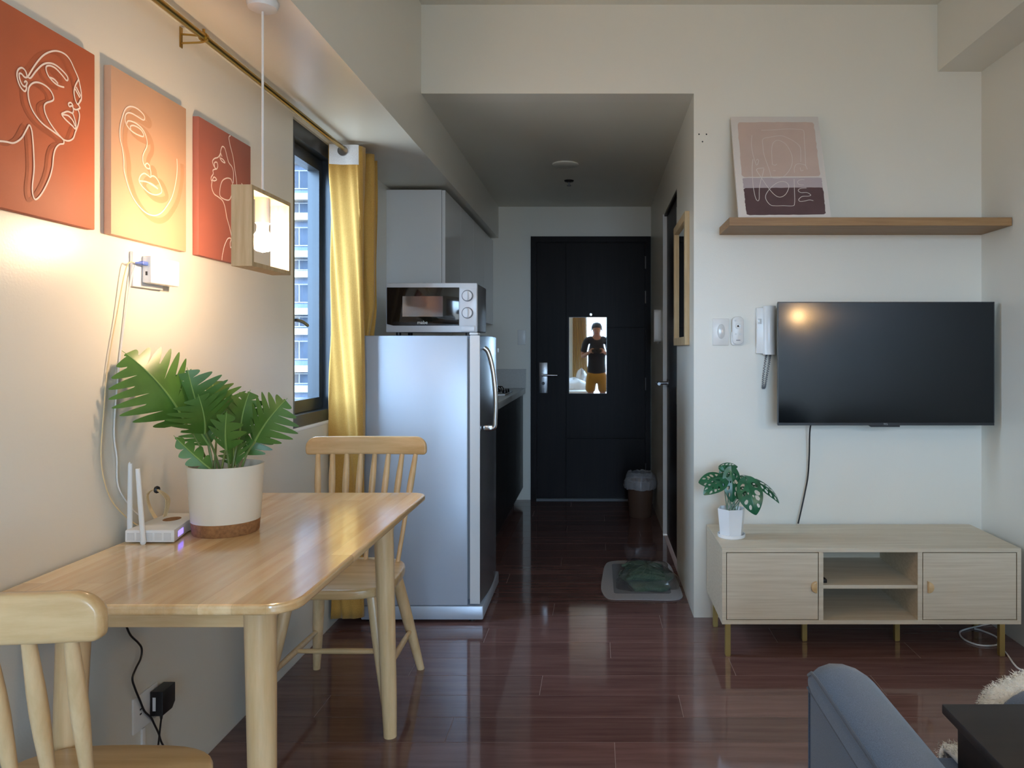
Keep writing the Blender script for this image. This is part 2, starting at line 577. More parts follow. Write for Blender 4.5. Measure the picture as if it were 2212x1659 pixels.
# floor: base slab with individual planks
fl = struct('floor', B().box(XL - T, XR + T, YR - T, YE + T, -0.10, -0.0007), 'joint', 'glossy dark brown laminate plank floor', shade=0)
WORLD[fl.name] = Vector((0, 0, 0))
random.seed(4)
PW, PL = 0.1605, 1.22
row = 0
y = 2.505 - PW * 32
plank_mesh = {}
while y < YE - 0.005:
    y0, y1 = max(y, YR), min(y + PW, YE)
    if y1 > YR + 0.005:
        off = [0.0, 0.43, 0.81, 0.21, 0.62][row % 5]
        x = XL - off * PL
        while x < XR - 0.004:
            x0, x1 = max(x, XL), min(x + PL, XR)
            if y0 > YB:           # hall only
                x1 = min(x1, XH)
            if x1 - x0 > 0.01:
                key = (round(x1 - x0, 4), round(y1 - y0, 4))
                if key not in plank_mesh:
                    g = 0.0010
                    ob = obj('plank', B().box(g, key[0] - g, g, key[1] - g, -0.0012, 0.0, bev=0.0004, seg=1), 'plank', None, 0)
                    plank_mesh[key] = ob.data
                else:
                    ob = bpy.data.objects.new('plank', plank_mesh[key])
                    COL.objects.link(ob)
                ob.parent = fl
                ob.location = (x0, y0, 0)
            x += PL
    row += 1
    y += PW

struct('ceiling', B().box(XL - T, XR + T, YR - T, YB + T, ZC, ZC + 0.1), 'ceil', 'off-white ceiling of the living area', shade=0)
struct('ceiling_hall', B().box(XS, XH, YB + T, YE, ZH, ZH + 0.1), 'ceil', 'low ceiling over the hall and kitchen', shade=0)

# left wall with window opening
b = B()
b.box(XL - T, XL, YR - T, WY0, 0, ZC)
b.box(XL - T, XL, WY1, YE + T, 0, ZC)
b.box(XL - T, XL, WY0, WY1, 0, WZ0)
b.box(XL - T, XL, WY0, WY1, ZS - 0.012, ZC)
struct('wall_left', b, 'wall', 'cream wall beside the dining table', shade=0)
struct('wall_beam_left', B().box(XL, XS, YR, YE, ZS, ZC), 'wall', 'boxed beam running along the left wall', shade=0)
b = B()
b.box(XH, XR + T, YB, YB + T, 0, ZC)
b.box(XS, XH, YB, YB + T, ZH, ZC)
struct('wall_tv', b, 'wall', 'cream wall behind the television with header over the hall', shade=0)
struct('wall_right', B().box(XR, XR + T, YR - T, YB, 0, ZC), 'wall', 'cream wall at the right of the television', shade=0)
struct('wall_beam_right', B().box(1.544, XR, YR, YB, 2.473, ZC), 'wall', 'boxed beam along the right wall', shade=0)
DY0, DY1, DZ = 4.17, 4.985, 2.10
b = B()
b.box(XH, XH + T, YB + T, DY0, 0, ZH + 0.1)
b.box(XH, XH + T, DY1, YE + T, 0, ZH + 0.1)
b.box(XH, XH + T, DY0, DY1, DZ, ZH + 0.1)
struct('wall_hall_right', b, 'wall', 'pale wall along the right of the hall', shade=0)
struct('wall_end', B().box(XL - T, XH + T, YE, YE + T, 0, ZH + 0.1), 'wall', 'wall at the end of the hall around the entry door', shade=0)
b = B()
b.box(XL - T, RX0, YR - T, YR, 0, ZC)
b.box(RX1, XR + T, YR - T, YR, 0, ZC)
b.box(RX0, RX1, YR - T, YR, 0, RZ0)
b.box(RX0, RX1, YR - T, YR, RZ1, ZC)
struct('wall_rear', b, 'wall', 'wall with the large window, seen in the mirror', shade=0)

# ---- window_1 : narrow casement in the left wall
w1 = bpy.data.objects.new('window_1', None); COL.objects.link(w1)
w1.location = (XL, WY0, WZ0); w1['kind'] = 'structure'; w1['label'] = 'narrow dark-framed casement window by the mustard curtain'
WORLD[w1.name] = Vector(w1.location)
ZT = ZS - 0.012
fx0, fx1 = XL - 0.115, XL - 0.012
b = B()
b.box(fx0, fx1, WY0, WY0 + 0.045, WZ0 + 0.012, ZT)
b.box(fx0, fx1, WY1 - 0.045, WY1, WZ0 + 0.012, ZT)
b.box(fx0, fx1, WY0 + 0.045, WY1 - 0.045, WZ0 + 0.012, WZ0 + 0.06)
b.box(fx0, fx1, WY0 + 0.045, WY1 - 0.045, ZT - 0.06, ZT)
obj('window_frame', b, 'frame_blue', w1, 0)
sa, sb_, sc, sd = WY0 + 0.047, WY1 - 0.047, WZ0 + 0.062, ZT - 0.062
b = B()
for (ya, yb, za, zb) in ((sa, sa + 0.04, sc, sd), (sb_ - 0.04, sb_, sc, sd), (sa + 0.04, sb_ - 0.04, sc, sc + 0.05), (sa + 0.04, sb_ - 0.04, sd - 0.05, sd)):
    b.box(XL - 0.10, XL - 0.05, ya, yb, za, zb)
sash = obj('sash', b, 'frame_blue', w1, 0)
obj('pane', B().box(XL - 0.08, XL - 0.074, sa + 0.038, sb_ - 0.038, sc + 0.045, sd - 0.045), 'pane', w1, 0)
b = B()
b.box(XL - 0.05, XL - 0.036, sa + 0.012, sa + 0.03, 1.28, 1.34, bev=0.002)
b.tube([(XL - 0.04, sa + 0.02, 1.325), (XL - 0.022, sa + 0.024, 1.33), (XL - 0.018, sa + 0.09, 1.325), (XL - 0.02, sa + 0.15, 1.312)], 0.007, n=8)
obj('window_handle', b, 'black_pl', w1)
obj('window_sill', B().box(XL - 0.118, XL + 0.004, WY0 + 0.001, WY1 - 0.001, WZ0, WZ0 + 0.012, bev=0.002), 'white_pl', w1)

# ---- window_2 : large rear window (seen in the mirror, source of the daylight)
w2 = bpy.data.objects.new('window_2', None); COL.objects.link(w2)
w2.location = (RX0, YR, RZ0); w2['kind'] = 'structure'; w2['label'] = 'large bright sliding window opposite the television wall'
WORLD[w2.name] = Vector(w2.location)
b = B()
b.box(RX0, RX1, YR - 0.09, YR - 0.03, RZ0, RZ0 + 0.05)
b.box(RX0, RX1, YR - 0.09, YR - 0.03, RZ1 - 0.05, RZ1)
for xa in (RX0, (RX0 + RX1) / 2 - 0.03, RX1 - 0.05):
    b.box(xa, xa + 0.05, YR - 0.09, YR - 0.03, RZ0 + 0.05, RZ1 - 0.05)
obj('window_frame', b, 'frame_blue', w2, 0)
for xa, xb in ((RX0 + 0.05, (RX0 + RX1) / 2 - 0.03), ((RX0 + RX1) / 2 + 0.02, RX1 - 0.05)):
    obj('pane', B().box(xa, xb, YR - 0.063, YR - 0.057, RZ0 + 0.05, RZ1 - 0.05), 'pane', w2, 0)

# ---- door_1 : entry door
d1 = bpy.data.objects.new('door_1', None); COL.objects.link(d1)
d1.location = (-0.05, YE, 0); d1['kind'] = 'structure'; d1['label'] = 'very dark wooden entry door at the end of the hall'
WORLD[d1.name] = Vector(d1.location)
dx0, dx1, dzt = -0.532, 0.436, 2.13
b = B()
b.box(dx0, dx0 + 0.045, YE - 0.03, YE, 0, dzt)
b.box(dx1 - 0.042, dx1, YE - 0.03, YE, 0, dzt)
b.box(dx0 + 0.045, dx1 - 0.042, YE - 0.03, YE, dzt - 0.045, dzt)
obj('door_frame', b, 'black_wood', d1, 0)
lx0, lx1, lz = dx0 + 0.049, dx1 - 0.046, dzt - 0.05
vx = lx0 + 0.235
panels = [(lx0, vx, 0.012, lz), (vx, lx1, 0.012, 0.50), (vx, lx1, 0.50, 1.395), (vx, lx1, 1.395, lz)]
obj('door_leaf', B().box(lx0 - 0.0035, lx1 + 0.0035, YE - 0.010, YE - 0.001, 0.012, lz + 0.0045), 'black_wood', d1, 0)
for (xa, xb, za, zb) in panels:
    obj('door_panel', B().box(xa + 0.0025, xb - 0.0025, YE - 0.016, YE - 0.009, za + 0.0025, zb - 0.0025, bev=0.0015, seg=1), 'black_wood', d1, 0)
hb = obj('handle_plate', B().box(-0.4666, -0.396, YE - 0.026, YE - 0.016, 0.865, 1.113, bev=0.003), 'steel', d1)
b = B()
b.cyl((-0.431, YE - 0.026, 1.012), (-0.431, YE - 0.07, 1.012), 0.011)
b.cyl((-0.44, YE - 0.068, 1.012), (-0.315, YE - 0.068, 1.010), 0.0095)
obj('lever', b, 'chrome', hb)
obj('thumb_turn', B().cyl((-0.431, YE - 0.026, 0.945), (-0.431, YE - 0.038, 0.945), 0.013), 'black_pl', hb)
for za in (1.92, 1.64, 0.94, 0.25):
    obj('hinge', B().cyl((lx1 + 0.003, YE - 0.028, za - 0.05), (lx1 + 0.003, YE - 0.028, za + 0.05), 0.006, n=10), 'steel', d1)
obj('peephole', B().lathe([(0.0001, -0.008), (0.010, -0.0075), (0.0135, -0.004), (0.0135, 0)], (-0.048, YE - 0.016, 1.50), 20, 'y').move(Matrix.Identity(4)), 'chrome', d1)
obj('door_threshold', B().box(dx0 + 0.045, dx1 - 0.042, YE - 0.03, YE - 0.001, 0, 0.009), 'grey_pl', d1, 0)
mz0, mz1, mx0, mx1 = 0.862, 1.478, -0.224, 0.080
mt = thing('door_mirror', 'frameless mirror tile stuck on the dark entry door', 'mirror', (-0.072, YE - 0.018, mz0))
obj('backing', B().box(mx0, mx1, YE - 0.019, YE - 0.0165, mz0, mz1), 'steel', mt, 0)
obj('mirror_glass', B().box(mx0 + 0.001, mx1 - 0.001, YE - 0.0225, YE - 0.019, mz0 + 0.001, mz1 - 0.001, bev=0.0012, seg=1), 'mirror', mt, 0)

# ---- door_2 : dark side door in the hall
d2 = bpy.data.objects.new('door_2', None); COL.objects.link(d2)
d2.location = (XH, DY0, 0); d2['kind'] = 'structure'; d2['label'] = 'dark side door in the right hall wall with lever handle'
WORLD[d2.name] = Vector(d2.location)
obj('door_leaf', B().box(XH + 0.02, XH + 0.06, DY0 + 0.004, DY1 - 0.016, 0.008, DZ - 0.015), 'black_wood', d2, 0)
b = B()
b.box(XH - 0.006, XH + 0.06, DY1 - 0.014, DY1 + 0.006, 0, DZ)
obj('door_jamb', b, 'white_pl', d2, 0)
obj('door_head', B().box(XH + 0.003, XH + 0.06, DY0 + 0.004, DY1 - 0.014, DZ - 0.013, DZ), 'black_wood', d2, 0)
for za in (1.95, 1.70, 0.96, 0.25):
    obj('hinge', B().cyl((XH + 0.006, DY0 + 0.014, za - 0.05), (XH + 0.006, DY0 + 0.014, za + 0.05), 0.008, n=10), 'chrome', d2)
b = B()
b.lathe([(0.026, 0.0), (0.026, 0.006), (0.012, 0.012), (0.012, 0.05)], (XH + 0.02, DY1 - 0.10, 1.0), 20, 'x').move(Matrix.Translation((0, 0, 0)))
b2 = B()
b2.cyl((XH + 0.02, DY1 - 0.10, 1.0), (XH + 0.012, DY1 - 0.10, 1.0), 0.026)
b2.cyl((XH + 0.012, DY1 - 0.10, 1.0), (XH - 0.05, DY1 - 0.10, 1.0), 0.011)
b2.cyl((XH - 0.048, DY1 - 0.088, 1.0), (XH - 0.048, DY1 - 0.22, 1.0), 0.010)
b.bm.free()
obj('lever', b2, 'steel', d2)

# small ceiling fittings in the hall
t = thing('ceiling_sprinkler', 'small dark fire sprinkler head under the hall ceiling', 'sprinkler', (-0.19, 5.2, ZH))
obj('escutcheon', B().lathe([(0.034, 0), (0.03, -0.008), (0.012, -0.012), (0.0001, -0.012)], (-0.19, 5.2, ZH), 24), 'black_pl', t)
b = B().cyl((-0.19, 5.2, ZH - 0.01), (-0.19, 5.2, ZH - 0.034), 0.006).lathe([(0.0001, -0.034), (0.016, -0.034), (0.014, -0.038), (0.0001, -0.038)], (-0.19, 5.2, ZH), 16)
obj('deflector', b, 'steel', t)
tag(obj('ceiling_panel', B().lathe([(0.082, 0), (0.082, -0.006), (0.076, -0.01), (0.0001, -0.01)], (-0.195, 4.74, ZH), 32), 'ceil'), 'round flat white cover plate on the hall ceiling', 'cover plate')

# ================================================================== LEFT SIDE
# ---- dining table
TZ = 0.745
tx0, tx1, ty0, ty1 = XL + 0.012, -0.553, 1.385, 2.487
t = thing('dining_table', 'light rubberwood dining table with round legs against the wall', 'table', ((tx0 + tx1) / 2, (ty0 + ty1) / 2, 0))
obj('tabletop', B().prism(rrect(tx0, tx1, ty0, ty1, (0.06, 0.045, 0.02, 0.02), 8), TZ - 0.02, TZ, 'xy', bev=0.006, seg=3), 'rubber', t, 14)
ax0, ax1, ay0, ay1 = -1.03, -0.665, 1.50, 2.36
for (xa, xb, ya, yb) in ((ax0, ax1, ay0 - 0.012, ay0 + 0.010), (ax0, ax1, ay1 - 0.01, ay1 + 0.012)):
    obj('apron', B().box(xa + 0.02, xb - 0.02, ya, yb, TZ - 0.078, TZ - 0.02, bev=0.001, seg=1), 'pinex', t, 0)
for (xa, xb) in ((ax0 - 0.012, ax0 + 0.010), (ax1 - 0.010, ax1 + 0.012)):
    obj('apron', B().box(xa, xb, ay0 + 0.02, ay1 - 0.02, TZ - 0.078, TZ - 0.02, bev=0.001, seg=1), 'rubber', t, 0)
for sx, xx in ((-1, ax0), (1, ax1)):
    for sy, yy in ((-1, ay0), (1, ay1)):
        top = Vector((xx, yy, TZ - 0.02)); bot = Vector((xx + sx * 0.018, yy + sy * 0.02, 0))
        b = B().cyl(bot, top, 0.021, 0.030, n=28, rings=6, prof=lambda k: (0.0225 + 0.0085 * k) if k > 0.01 else 0.020)
        lg = obj('leg', b, 'pine', t)
        b = B().cyl((xx + 0.006, yy + sy * 0.026, TZ - 0.040), (xx + 0.006, yy + sy * 0.034, TZ - 0.040), 0.005, n=10)
        obj('bolt_hole', b, 'eye', lg)


# ---- dining chairs
def make_chair(label):
    t = thing('dining_chair', label, 'chair', world=False)
    poly = []
    for k in range(40):
        a = 2 * pi * k / 40
        ex = 0.62
        cx, sx = cos(a), sin(a)
        u = math.copysign(abs(cx) ** ex, cx); v = math.copysign(abs(sx) ** ex, sx)
        wdt = 0.204 - 0.02 * (v + 1) / 2
        poly.append((u * wdt, 0.01 + v * 0.20))
    b = B().prism(poly, 0.415, 0.447, 'xy', bev=0.008, seg=3)
    obj('seat', b, 'pinex', t, 50)
    # top rail, slightly curved, upper corners rounded
    b = B()
    rings = []
    HW_, RT, RB = 0.227, 0.042, 0.014
    for i in range(61):
        u = sin((-1 + 2 * i / 60) * pi / 2)
        x = u * HW_
        yc = 0.275 - 0.02 * u * u
        d = HW_ - abs(x)
        z1 = 0.886 - (RT - math.sqrt(max(0, RT * RT - (RT - d) ** 2)) if d < RT else 0)
        z0 = 0.818 + (RB - math.sqrt(max(0, RB * RB - (RB - d) ** 2)) if d < RB else 0)
        hw = 0.012 * (min(1, d / 0.006 + 0.35))
        ring = []
        for k in range(20):
            a = 2 * pi * k / 20
            ca, sa_ = cos(a), sin(a)
            ring.append(Vector((x, yc + hw * math.copysign(abs(ca) ** 0.5, ca), (z0 + z1) / 2 + (z1 - z0) / 2 * math.copysign(abs(sa_) ** 0.36, sa_))))
        rings.append(ring)
    b.loft(rings)
    obj('top_rail', b, 'pinex', t, 60)
    for i in range(8):
        u = -1 + 2 * i / 7
        p0 = Vector((u * 0.146, 0.178 - 0.03 * u * u, 0.445)); p1 = Vector((u * 0.184, 0.275 - 0.02 * u * u * 0.7, 0.822))
        obj('spindle', B().cyl(p0, p1, 0.008, n=12, rings=10, prof=lambda k: 0.0078 + 0.0042 * math.exp(-((k - 0.72) / 0.22) ** 2)), 'pine', t)
    feet = {}
    for sx in (-1, 1):
        for sy in (-1, 1):
            top = Vector((sx * 0.135, sy * 0.135 + 0.01, 0.42)); bot = Vector((sx * (0.198 if sy > 0 else 0.212), 0.285 if sy > 0 else -0.195, 0))
            feet[(sx, sy)] = (top, bot)
            obj('leg', B().cyl(bot, top, 0.015, n=16, rings=8, prof=lambda k: 0.0135 + 0.007 * sin(min(1, k * 1.1) * pi * 0.62)), 'pine', t)

    def on(s, k):
        return feet[s][0].lerp(feet[s][1], k)
    mids = []
    for sx in (-1, 1):
        a, c = on((sx, -1), 0.60), on((sx, 1), 0.60)
        mids.append(a.lerp(c, 0.5))
        obj('stretcher', B().cyl(a, c, 0.008, n=12, rings=8, prof=lambda k: 0.007 + 0.004 * sin(pi * k)), 'pine', t)
    obj('stretcher', B().cyl(mids[0], mids[1], 0.008, n=12, rings=8, prof=lambda k: 0.007 + 0.003 * sin(pi * k)), 'pinex', t)
    return t


ch = make_chair('pale wooden spindle-back dining chair between the table and the fridge')
ch.location = (-0.866, 2.60, 0)
ch['group'] = 'wooden dining chairs at the table'
ch2 = copy_tree(ch)
ch2.location = (-0.893, 1.285, 0)
ch2.rotation_euler = (0, 0, pi)
ch2['label'] = 'pale wooden spindle-back dining chair at the table end away from the fridge'

# ---- three canvases with line drawings
XF = XL + 0.019


def on_canvas(x, y, lift):
    X = XF + lift
    Y = -F * X / (CX - x) * 1.0
    Y = F * (-X) / (CX - x)
    return Vector((X, Y, H - (y - CY) * Y / F))


def canvas(label, m, ya, yb, strokes, ox, oy, sc, w, shadow=None, shm=None):
    t = thing('wall_canvas', label, 'canvas print', (XL, (ya + yb) / 2, 1.485), group='face line-art canvases in a row')
    obj('stretched_canvas', B().box(XL + 0.0005, XF, ya, yb, 1.485, 1.885, bev=0.002), m, t)
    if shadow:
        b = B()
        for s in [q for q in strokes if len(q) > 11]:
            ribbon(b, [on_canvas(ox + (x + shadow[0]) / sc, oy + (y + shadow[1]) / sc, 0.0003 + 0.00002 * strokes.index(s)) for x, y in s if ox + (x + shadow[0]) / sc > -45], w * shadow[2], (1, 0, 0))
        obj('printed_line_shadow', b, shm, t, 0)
    b = B()
    for s in strokes:
        ribbon(b, [on_canvas(ox + x / sc, oy + y / sc, 0.0009 + 0.00003 * strokes.index(s)) for x, y in s], w, (1, 0, 0))
    obj('line_drawing', b, 'ink_white', t, 0)
    return t


S1 = [
    [(265, 370), (330, 265), (400, 180), (470, 140), (540, 132), (610, 160), (660, 215), (700, 300), (735, 380), (750, 440), (765, 520), (765, 590), (740, 635), (757, 670)],
    [(757, 670), (720, 685), (690, 670), (685, 640), (665, 618), (645, 630), (655, 655), (680, 650), (692, 690), (685, 720)],
    [(685, 720), (640, 702), (605, 712), (582, 730), (620, 780), (680, 835), (710, 865), (715, 820), (700, 760), (685, 720)],
    [(585, 732), (640, 740), (685, 785), (708, 840)],
    [(735, 685), (750, 740), (735, 830), (710, 900), (690, 955), (650, 978), (605, 970), (575, 945), (520, 880), (460, 790), (425, 710), (418, 650), (440, 620), (495, 600), (505, 570), (480, 510), (430, 460), (370, 430), (315, 432), (275, 470), (265, 540), (285, 640), (330, 730), (400, 815), (500, 890), (580, 950), (600, 975), (598, 1005), (560, 1012), (525, 1050), (505, 1120), (495, 1220), (470, 1320), (420, 1430), (370, 1505), (330, 1530), (308, 1480), (305, 1400), (320, 1250), (318, 1120), (310, 980), (298, 880), (275, 830), (245, 880), (200, 955), (130, 998), (60, 988), (0, 982), (-90, 990), (-200, 1020)],
    [(265, 378), (290, 385), (340, 320), (400, 262), (460, 245), (520, 262), (580, 310), (630, 365), (640, 400), (625, 408), (590, 365), (530, 300), (480, 272), (440, 275), (435, 310), (455, 365), (490, 410), (530, 445), (570, 465), (605, 473)],
    [(470, 380), (510, 398), (548, 440)],
    [(265, 375), (235, 380), (200, 345), (180, 350), (190, 410), (215, 455), (240, 465), (255, 430), (240, 415), (230, 430)],
    [(255, 370), (240, 320), (205, 290), (170, 310), (160, 360), (175, 430), (200, 480), (235, 512), (250, 480), (245, 455)],
    [(740, 400), (710, 460), (698, 520), (710, 590), (735, 635), (760, 590)],
    [(718, 470), (762, 560)], [(708, 488), (752, 572)],
]
S2 = [
    [(895, 790), (900, 900), (885, 1060), (840, 1240), (760, 1380), (690, 1450), (610, 1468), (520, 1430), (430, 1340), (350, 1210), (300, 1070), (265, 920), (262, 800), (245, 670), (218, 550), (218, 420), (240, 310), (275, 210), (320, 170), (380, 172), (440, 205), (495, 260), (512, 305), (495, 328), (430, 290), (360, 250), (310, 242), (280, 275), (280, 340), (310, 410), (370, 470), (440, 510), (490, 525), (498, 500), (470, 450), (420, 410), (370, 392), (340, 405), (345, 440)],
    [(300, 370), (312, 340), (360, 345), (420, 375), (480, 430), (520, 500), (540, 580), (535, 650), (505, 710), (488, 770), (495, 840), (530, 895), (565, 910), (572, 880), (545, 845), (520, 860), (525, 885)],
    [(572, 890), (585, 950), (583, 1010), (545, 985), (505, 965), (465, 990), (445, 1040), (460, 1090), (510, 1150), (570, 1200), (640, 1222), (700, 1205), (715, 1170), (690, 1090), (650, 1020), (610, 995), (583, 1010)],
    [(450, 1055), (530, 1065), (610, 1100), (670, 1150), (630, 1122), (560, 1078)],
]
S3 = [
    [(430, 258), (412, 278), (425, 360), (455, 480), (475, 620), (490, 720), (500, 790), (530, 830), (560, 800), (545, 760)],
    [(340, 480), (325, 440), (330, 400), (345, 372), (370, 395), (390, 470), (410, 540), (445, 590), (460, 650), (458, 760)],
    [(325, 440), (318, 490), (340, 530), (372, 545), (350, 510), (325, 495)],
    [(325, 440), (300, 485), (260, 500), (240, 530), (255, 580), (280, 610), (295, 580), (285, 540), (260, 545), (262, 590)],
    [(285, 610), (245, 622), (247, 660), (225, 700), (232, 735), (255, 695), (283, 722), (255, 735), (240, 725)],
    [(235, 735), (230, 800), (255, 870), (300, 905), (345, 945), (370, 1010), (390, 1120), (420, 1230), (440, 1330), (442, 1410), (430, 1440), (425, 1390), (435, 1345), (400, 1345), (365, 1420), (345, 1510), (338, 1570)],
    [(450, 760), (430, 715), (385, 708), (340, 740), (318, 820), (318, 890), (355, 925), (410, 938), (435, 900), (447, 840), (450, 760)],
]
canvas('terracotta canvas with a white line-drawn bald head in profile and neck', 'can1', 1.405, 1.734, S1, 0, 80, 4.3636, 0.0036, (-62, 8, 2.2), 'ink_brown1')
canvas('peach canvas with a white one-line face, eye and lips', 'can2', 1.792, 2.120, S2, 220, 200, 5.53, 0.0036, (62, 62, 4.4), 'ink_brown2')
canvas('brick red canvas with a white line-drawn upturned face behind the lamp', 'can3', 2.186, 2.515, S3, 410, 240, 4.88, 0.0036)

# ---- pendant lamp
lx, ly = -0.872, 1.982
t = thing('pendant_lamp', 'wooden box-frame pendant lamp with a lit warm bulb over the table', 'lamp', (lx, ly, 1.4177))
bx0, bx1, by0, by1, bz0, bz1, th = lx - 0.0255, lx + 0.0255, ly - 0.118, ly + 0.118, 1.4177, 1.6176, 0.011
fr = obj('lamp_box_board', B().box(bx0, bx1, by0, by0 + th, bz0, bz1), 'lampwood', t, 0)
obj('lamp_box_board', B().box(bx0, bx1, by1 - th, by1, bz0, bz1), 'lampwood', t, 0)
obj('lamp_box_board', B().box(bx0, bx1, by0 + th, by1 - th, bz0, bz0 + th), 'lampwood', t, 0)
obj('lamp_box_board', B().box(bx0, bx1, by0 + th, by1 - th, bz1 - th, bz1), 'lampwood', t, 0)
obj('lamp_holder', B().lathe([(0.0001, bz1 - th), (0.0185, bz1 - th), (0.0185, 1.542), (0.015, 1.538), (0.015, 1.522), (0.0001, 1.522)], (lx, ly, 0), 24), 'white_pl', t)
obj('bulb', B().lathe([(0.012, 1.524), (0.018, 1.516), (0.026, 1.504), (0.029, 1.493), (0.026, 1.480), (0.016, 1.470), (0.0001, 1.466)], (lx, ly, 0), 24), 'bulb', t)
obj('cord_grip', B().lathe([(0.006, bz1), (0.008, bz1 + 0.004), (0.006, bz1 + 0.012), (0.0025, bz1 + 0.016)], (lx, ly, 0), 16), 'white_pl', t)
obj('cord', B().cyl((lx, ly, bz1 + 0.012), (lx, ly, ZS - 0.02), 0.0032, n=10), 'white_cable', t)
obj('canopy', B().lathe([(0.0001, ZS - 0.026), (0.022, ZS - 0.025), (0.036, ZS - 0.018), (0.040, ZS - 0.006), (0.040, ZS)], (lx, ly, 0), 32), 'white_pl', t)

# ---- curtain rod and curtain
rx, rz = -1.10, 2.087
t = thing('curtain_rod', 'brass curtain rod on wall brackets above the canvases', 'curtain rod', (rx, 2.125, rz))
obj('rod', B().cyl((rx, 1.15, rz), (rx, 3.30, rz), 0.0098, n=16), 'brass', t)
obj('rod_extension', B().cyl((rx, 3.30, rz), (rx, 3.66, rz), 0.008, n=16), 'brass', t)
for yy in (2.125, 3.63):
    b = B()
    b.box(XL, XL + 0.003, yy - 0.007, yy + 0.007, rz - 0.03, rz + 0.028, bev=0.001, seg=1)
    b.tube([(XL + 0.002, yy, rz + 0.008), (XL + 0.03, yy, rz + 0.006), (rx + 0.002, yy, rz + 0.002)], 0.003, n=8, sub=4)
    b.tube([(XL + 0.002, yy, rz - 0.017), (XL + 0.03, yy, rz - 0.016), (rx - 0.004, yy, rz - 0.014), (rx + 0.012, yy, rz - 0.006)], 0.003, n=8, sub=4)
    br = obj('bracket', b, 'brass', t)
    b = B()
    b.cyl((rx, yy - 0.005, rz), (rx, yy + 0.005, rz), 0.0135, n=18)
    b.cyl((rx, yy, rz + 0.010), (rx, yy, rz + 0.022), 0.004, n=10)
    obj('clamp', b, 'brass', br)

sect = [(-1.156, 3.288), (-1.130, 3.296), (-1.098, 3.302), (-1.060, 3.300), (-1.033, 3.304), (-1.022, 3.318), (-1.028, 3.336), (-1.060, 3.350),
        (-1.110, 3.362), (-1.145, 3.378), (-1.150, 3.400), (-1.120, 3.418), (-1.060, 3.428), (-1.018, 3.436), (-1.012, 3.452), (-1.03, 3.470), (-1.10, 3.484), (-1.146, 3.50), (-1.14, 3.52), (-1.08, 3.54), (-1.03, 3.56)]
sm = smooth([Vector((a, c, 0)) for a, c in sect], 5)
t = thing('mustard_curtain', 'mustard yellow grommet curtain gathered between the side window and fridge', 'curtain', (-1.09, 3.42, 0.05))
b = B()
rows = []
random.seed(3)
for i in range(46):
    z = 0.045 + (2.100 - 0.045) * i / 45
    k = max(0.0, min(1.0, (1.40 - z) / 0.25))
    row_ = []
    for j, p in enumerate(sm):
        x, y_ = p.x, p.y
        lim = -1.060
        if y_ > 3.345 and x > lim:
            x = x + (lim - x) * k
        wob = 0.004 * sin(z * 5 + j * 0.35) + 0.003 * sin(z * 11 + j)
        row_.append(Vector((max(x + wob * (1 if y_ < 3.34 else 0.3), XL + 0.006), y_ + wob, z)))
    rows.append(row_)
b.grid(rows)
co = obj('curtain_cloth', b, 'curtain', t, 80)
sol = co.modifiers.new('thickness', 'SOLIDIFY'); sol.thickness = 0.0015
b = B()
hd = [v for v in sm if v.y < 3.3045 and v.x < -1.03]
b.grid([[Vector((p.x, p.y - 0.009, z)) for p in hd] for z in (2.016, 2.058, 2.102)])
hdo = obj('heading', b, 'curtain_head', t, 0)
b = B().lathe([(0.0115, -0.004), (0.022, -0.004), (0.022, 0.003), (0.0115, 0.003), (0.0115, -0.004)], (rx, 3.288, rz - 0.012), 28, 'y')
obj('grommet', b, 'steel', t)

# ---- wall box (fibre modem) with outlet plate and cables
mY = 1.90
s_ = F / 1.9
a = P(278, 0, 0)
t = thing('fibre_wall_box', 'white fibre terminal box on an outlet plate with blue plug', 'wall box', (XL, 1.93, 1.38))


def wallY(x, X=XL):
    return F * (-X) / (CX - x)


ya, yb = wallY(279), wallY(345)
zc = H + (757 - 583) * 1.93 / F
obj('outlet_plate', B().box(XL, XL + 0.010, ya, yb, zc - 0.045, zc + 0.043, bev=0.003), 'white_pl', t)
bxo = obj('terminal_box', B().box(XL + 0.010, XL + 0.034, ya + 0.036, yb + 0.036, zc - 0.033, zc + 0.036, bev=0.004), 'white_pl', t)
obj('port', B().box(XL + 0.0195, XL + 0.0245, ya + 0.0352, ya + 0.0362, zc - 0.014, zc - 0.004), 'black_pl', bxo, 0)
b = B().box(XL + 0.017, XL + 0.027, ya + 0.012, ya + 0.036, zc + 0.010, zc + 0.020, bev=0.002)
b.cyl((XL + 0.022, ya + 0.013, zc + 0.015), (XL + 0.022, ya - 0.012, zc + 0.012), 0.004, 0.002, n=10)
obj('fibre_plug', b, 'blue_plug', t)
q0 = Vector((XL + 0.022, ya - 0.010, zc + 0.012))
tag(obj('fibre_cable', B().tube([q0, (XL + 0.012, ya - 0.03, zc - 0.0), (XL + 0.006, wallY(246), 1.29), (XL + 0.005, wallY(228), 1.17), (XL + 0.005, wallY(219), 1.06), (XL + 0.005, wallY(214), 0.95), (XL + 0.006, wallY(232), 0.86), (XL + 0.014, wallY(262), 0.80), (XL + 0.03, 1.88, 0.776)], 0.0016, n=6), 'yellow_cable'),
    'thin cream fibre cable looping left down the wall from the blue plug', 'cable')
